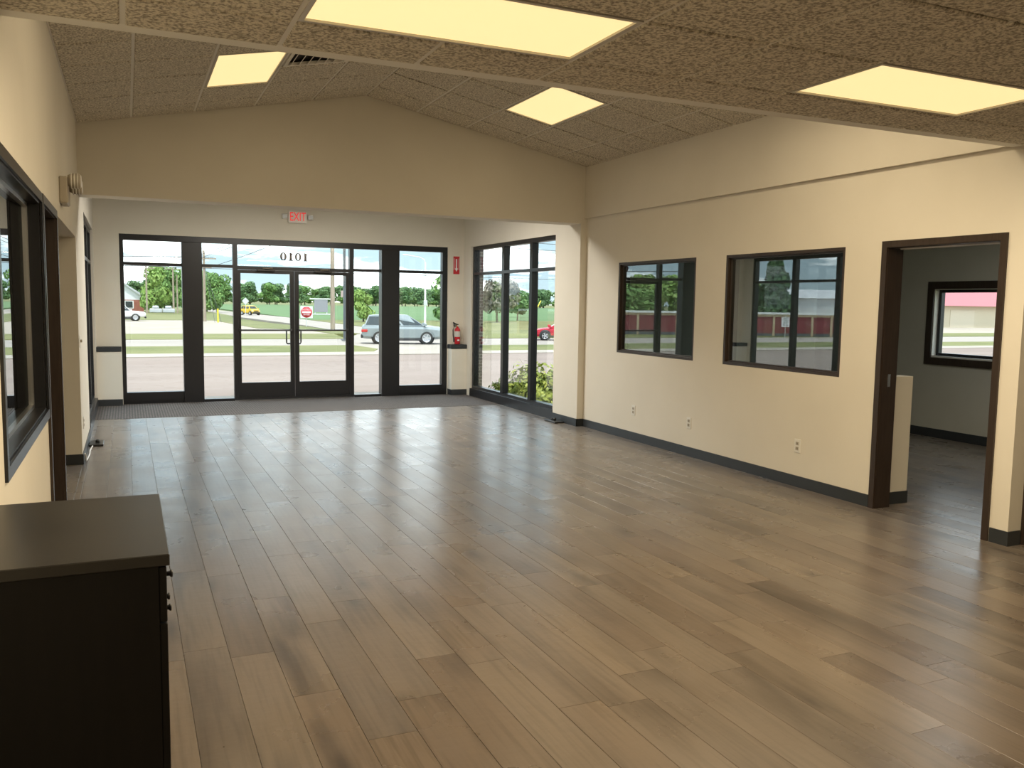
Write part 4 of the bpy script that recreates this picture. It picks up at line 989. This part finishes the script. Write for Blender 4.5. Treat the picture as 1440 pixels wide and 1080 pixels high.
# fence of the lot at the left
for i, x in enumerate((4.2, 6.1)):
    solo('parked_car', MB().bbox(x-.9, x+.9, 147, 148.6, GZ+.2, GZ+.85, .1).bbox(x-.5, x+.45, 147.1, 148.5, GZ+.85, GZ+1.3, .15), mat('paint_pale', (.5, .52, .55), .4), 'pale parked car far off under the trees', 'car', 'far parked cars under the trees')

# --- red fence and white shed to the west
FA, FB = Vector((-20, 67.5, 0)), Vector((-62, 51.2, 0)); fd = (FB-FA).normalized(); fn = Vector((-fd.y, fd.x, 0)); flen = (FB-FA).length
ang = math.atan2(fd.y, fd.x)
fence = thing('red_fence', (FA.x, FA.y, GZ), 'long dark red panel fence with tan posts and a white cap', 'fence', rz=ang)
fr_m = noisy('fence_red', (.20, .035, .045), (.26, .05, .06), 1.2, .7, stretch=(3, 3, .3)); tan_m = mat('fence_tan', (.55, .42, .28), .7)
sp_ = 1.72; n_ = int(flen/sp_)
for i in range(n_):
    x = i*sp_
    part('panel', MB().box(x+.1, x+sp_-.1, -.05, .05, .28, 1.72), fr_m, fence, local=True)
    part('post', MB().box(x-.10, x+.10, -.09, .09, 0, 1.80), tan_m, fence, local=True)
    part('cap', MB().box(x, x+sp_, -.18, .18, 1.92, 2.10), white_m, fence, local=True)
    part('rail', MB().box(x, x+sp_, -.08, .08, 1.72, 1.92), tan_m, fence, local=True)
    part('plinth', MB().box(x, x+sp_, -.07, .07, 0, .28), darkpole, fence, local=True)
shd = thing('white_shed', (-62, 76, GZ), 'long white metal building behind the red fence', 'building', rz=ang)
part('wall', MB().box(-6, 9, -3, 3, 0, 3.6), siding, shd, local=True)
part('roof', MB().prism([(-3.3, 3.6), (3.3, 3.6), (0, 4.6)], 0, -6.2, 9.2), shingle, shd, local=True)
for k in range(6): part('rib', MB().box(-6, 9, -3.04, -3, .5+k*.55, .54+k*.55), shingle, shd, local=True)
ss = thing('speed_sign', (-38.5, 55.3, GZ), 'white rectangular speed limit sign in front of the red fence', 'road sign')
part('post', MB().tube([(0, .04, 0), (0, .04, 1.9)], .03, 6), galv, ss, local=True)
pl2 = part('plate', MB().bbox(-.31, .31, -.01, .02, .95, 1.75, .008), white_m, ss, local=True)
text_part('lettering', 'SPEED', .16, slot_m, pl2, (0, -.014, 1.66)); text_part('lettering', 'LIMIT', .16, slot_m, pl2, (0, -.014, 1.49)); text_part('lettering', '25', .46, slot_m, pl2, (0, -.014, 1.19))
ss.rotation_euler.z = .75

# --- red-roofed building to the north-east, seen through the office window
eb = thing('tan_building', (112, 90, GZ), 'long tan building with a red roof seen through the office window', 'building')
part('wall', MB().box(-32, 32, -3, 3, 0, 3.2), mat('tan_siding', (.56, .49, .35), .7), eb, local=True)
part('roof', MB().prism([(-4.0, 3.1), (4, 3.1), (0, 6.4)], 0, -33, 33), mat('red_metal_roof', (.46, .15, .16), .5), eb, local=True)
for k in range(5): part('bay_door', MB().box(-28+k*12, -23+k*12, -3.05, -3.0, 0, 2.5), mat('bay_door', (.60, .53, .40), .6), eb, local=True)
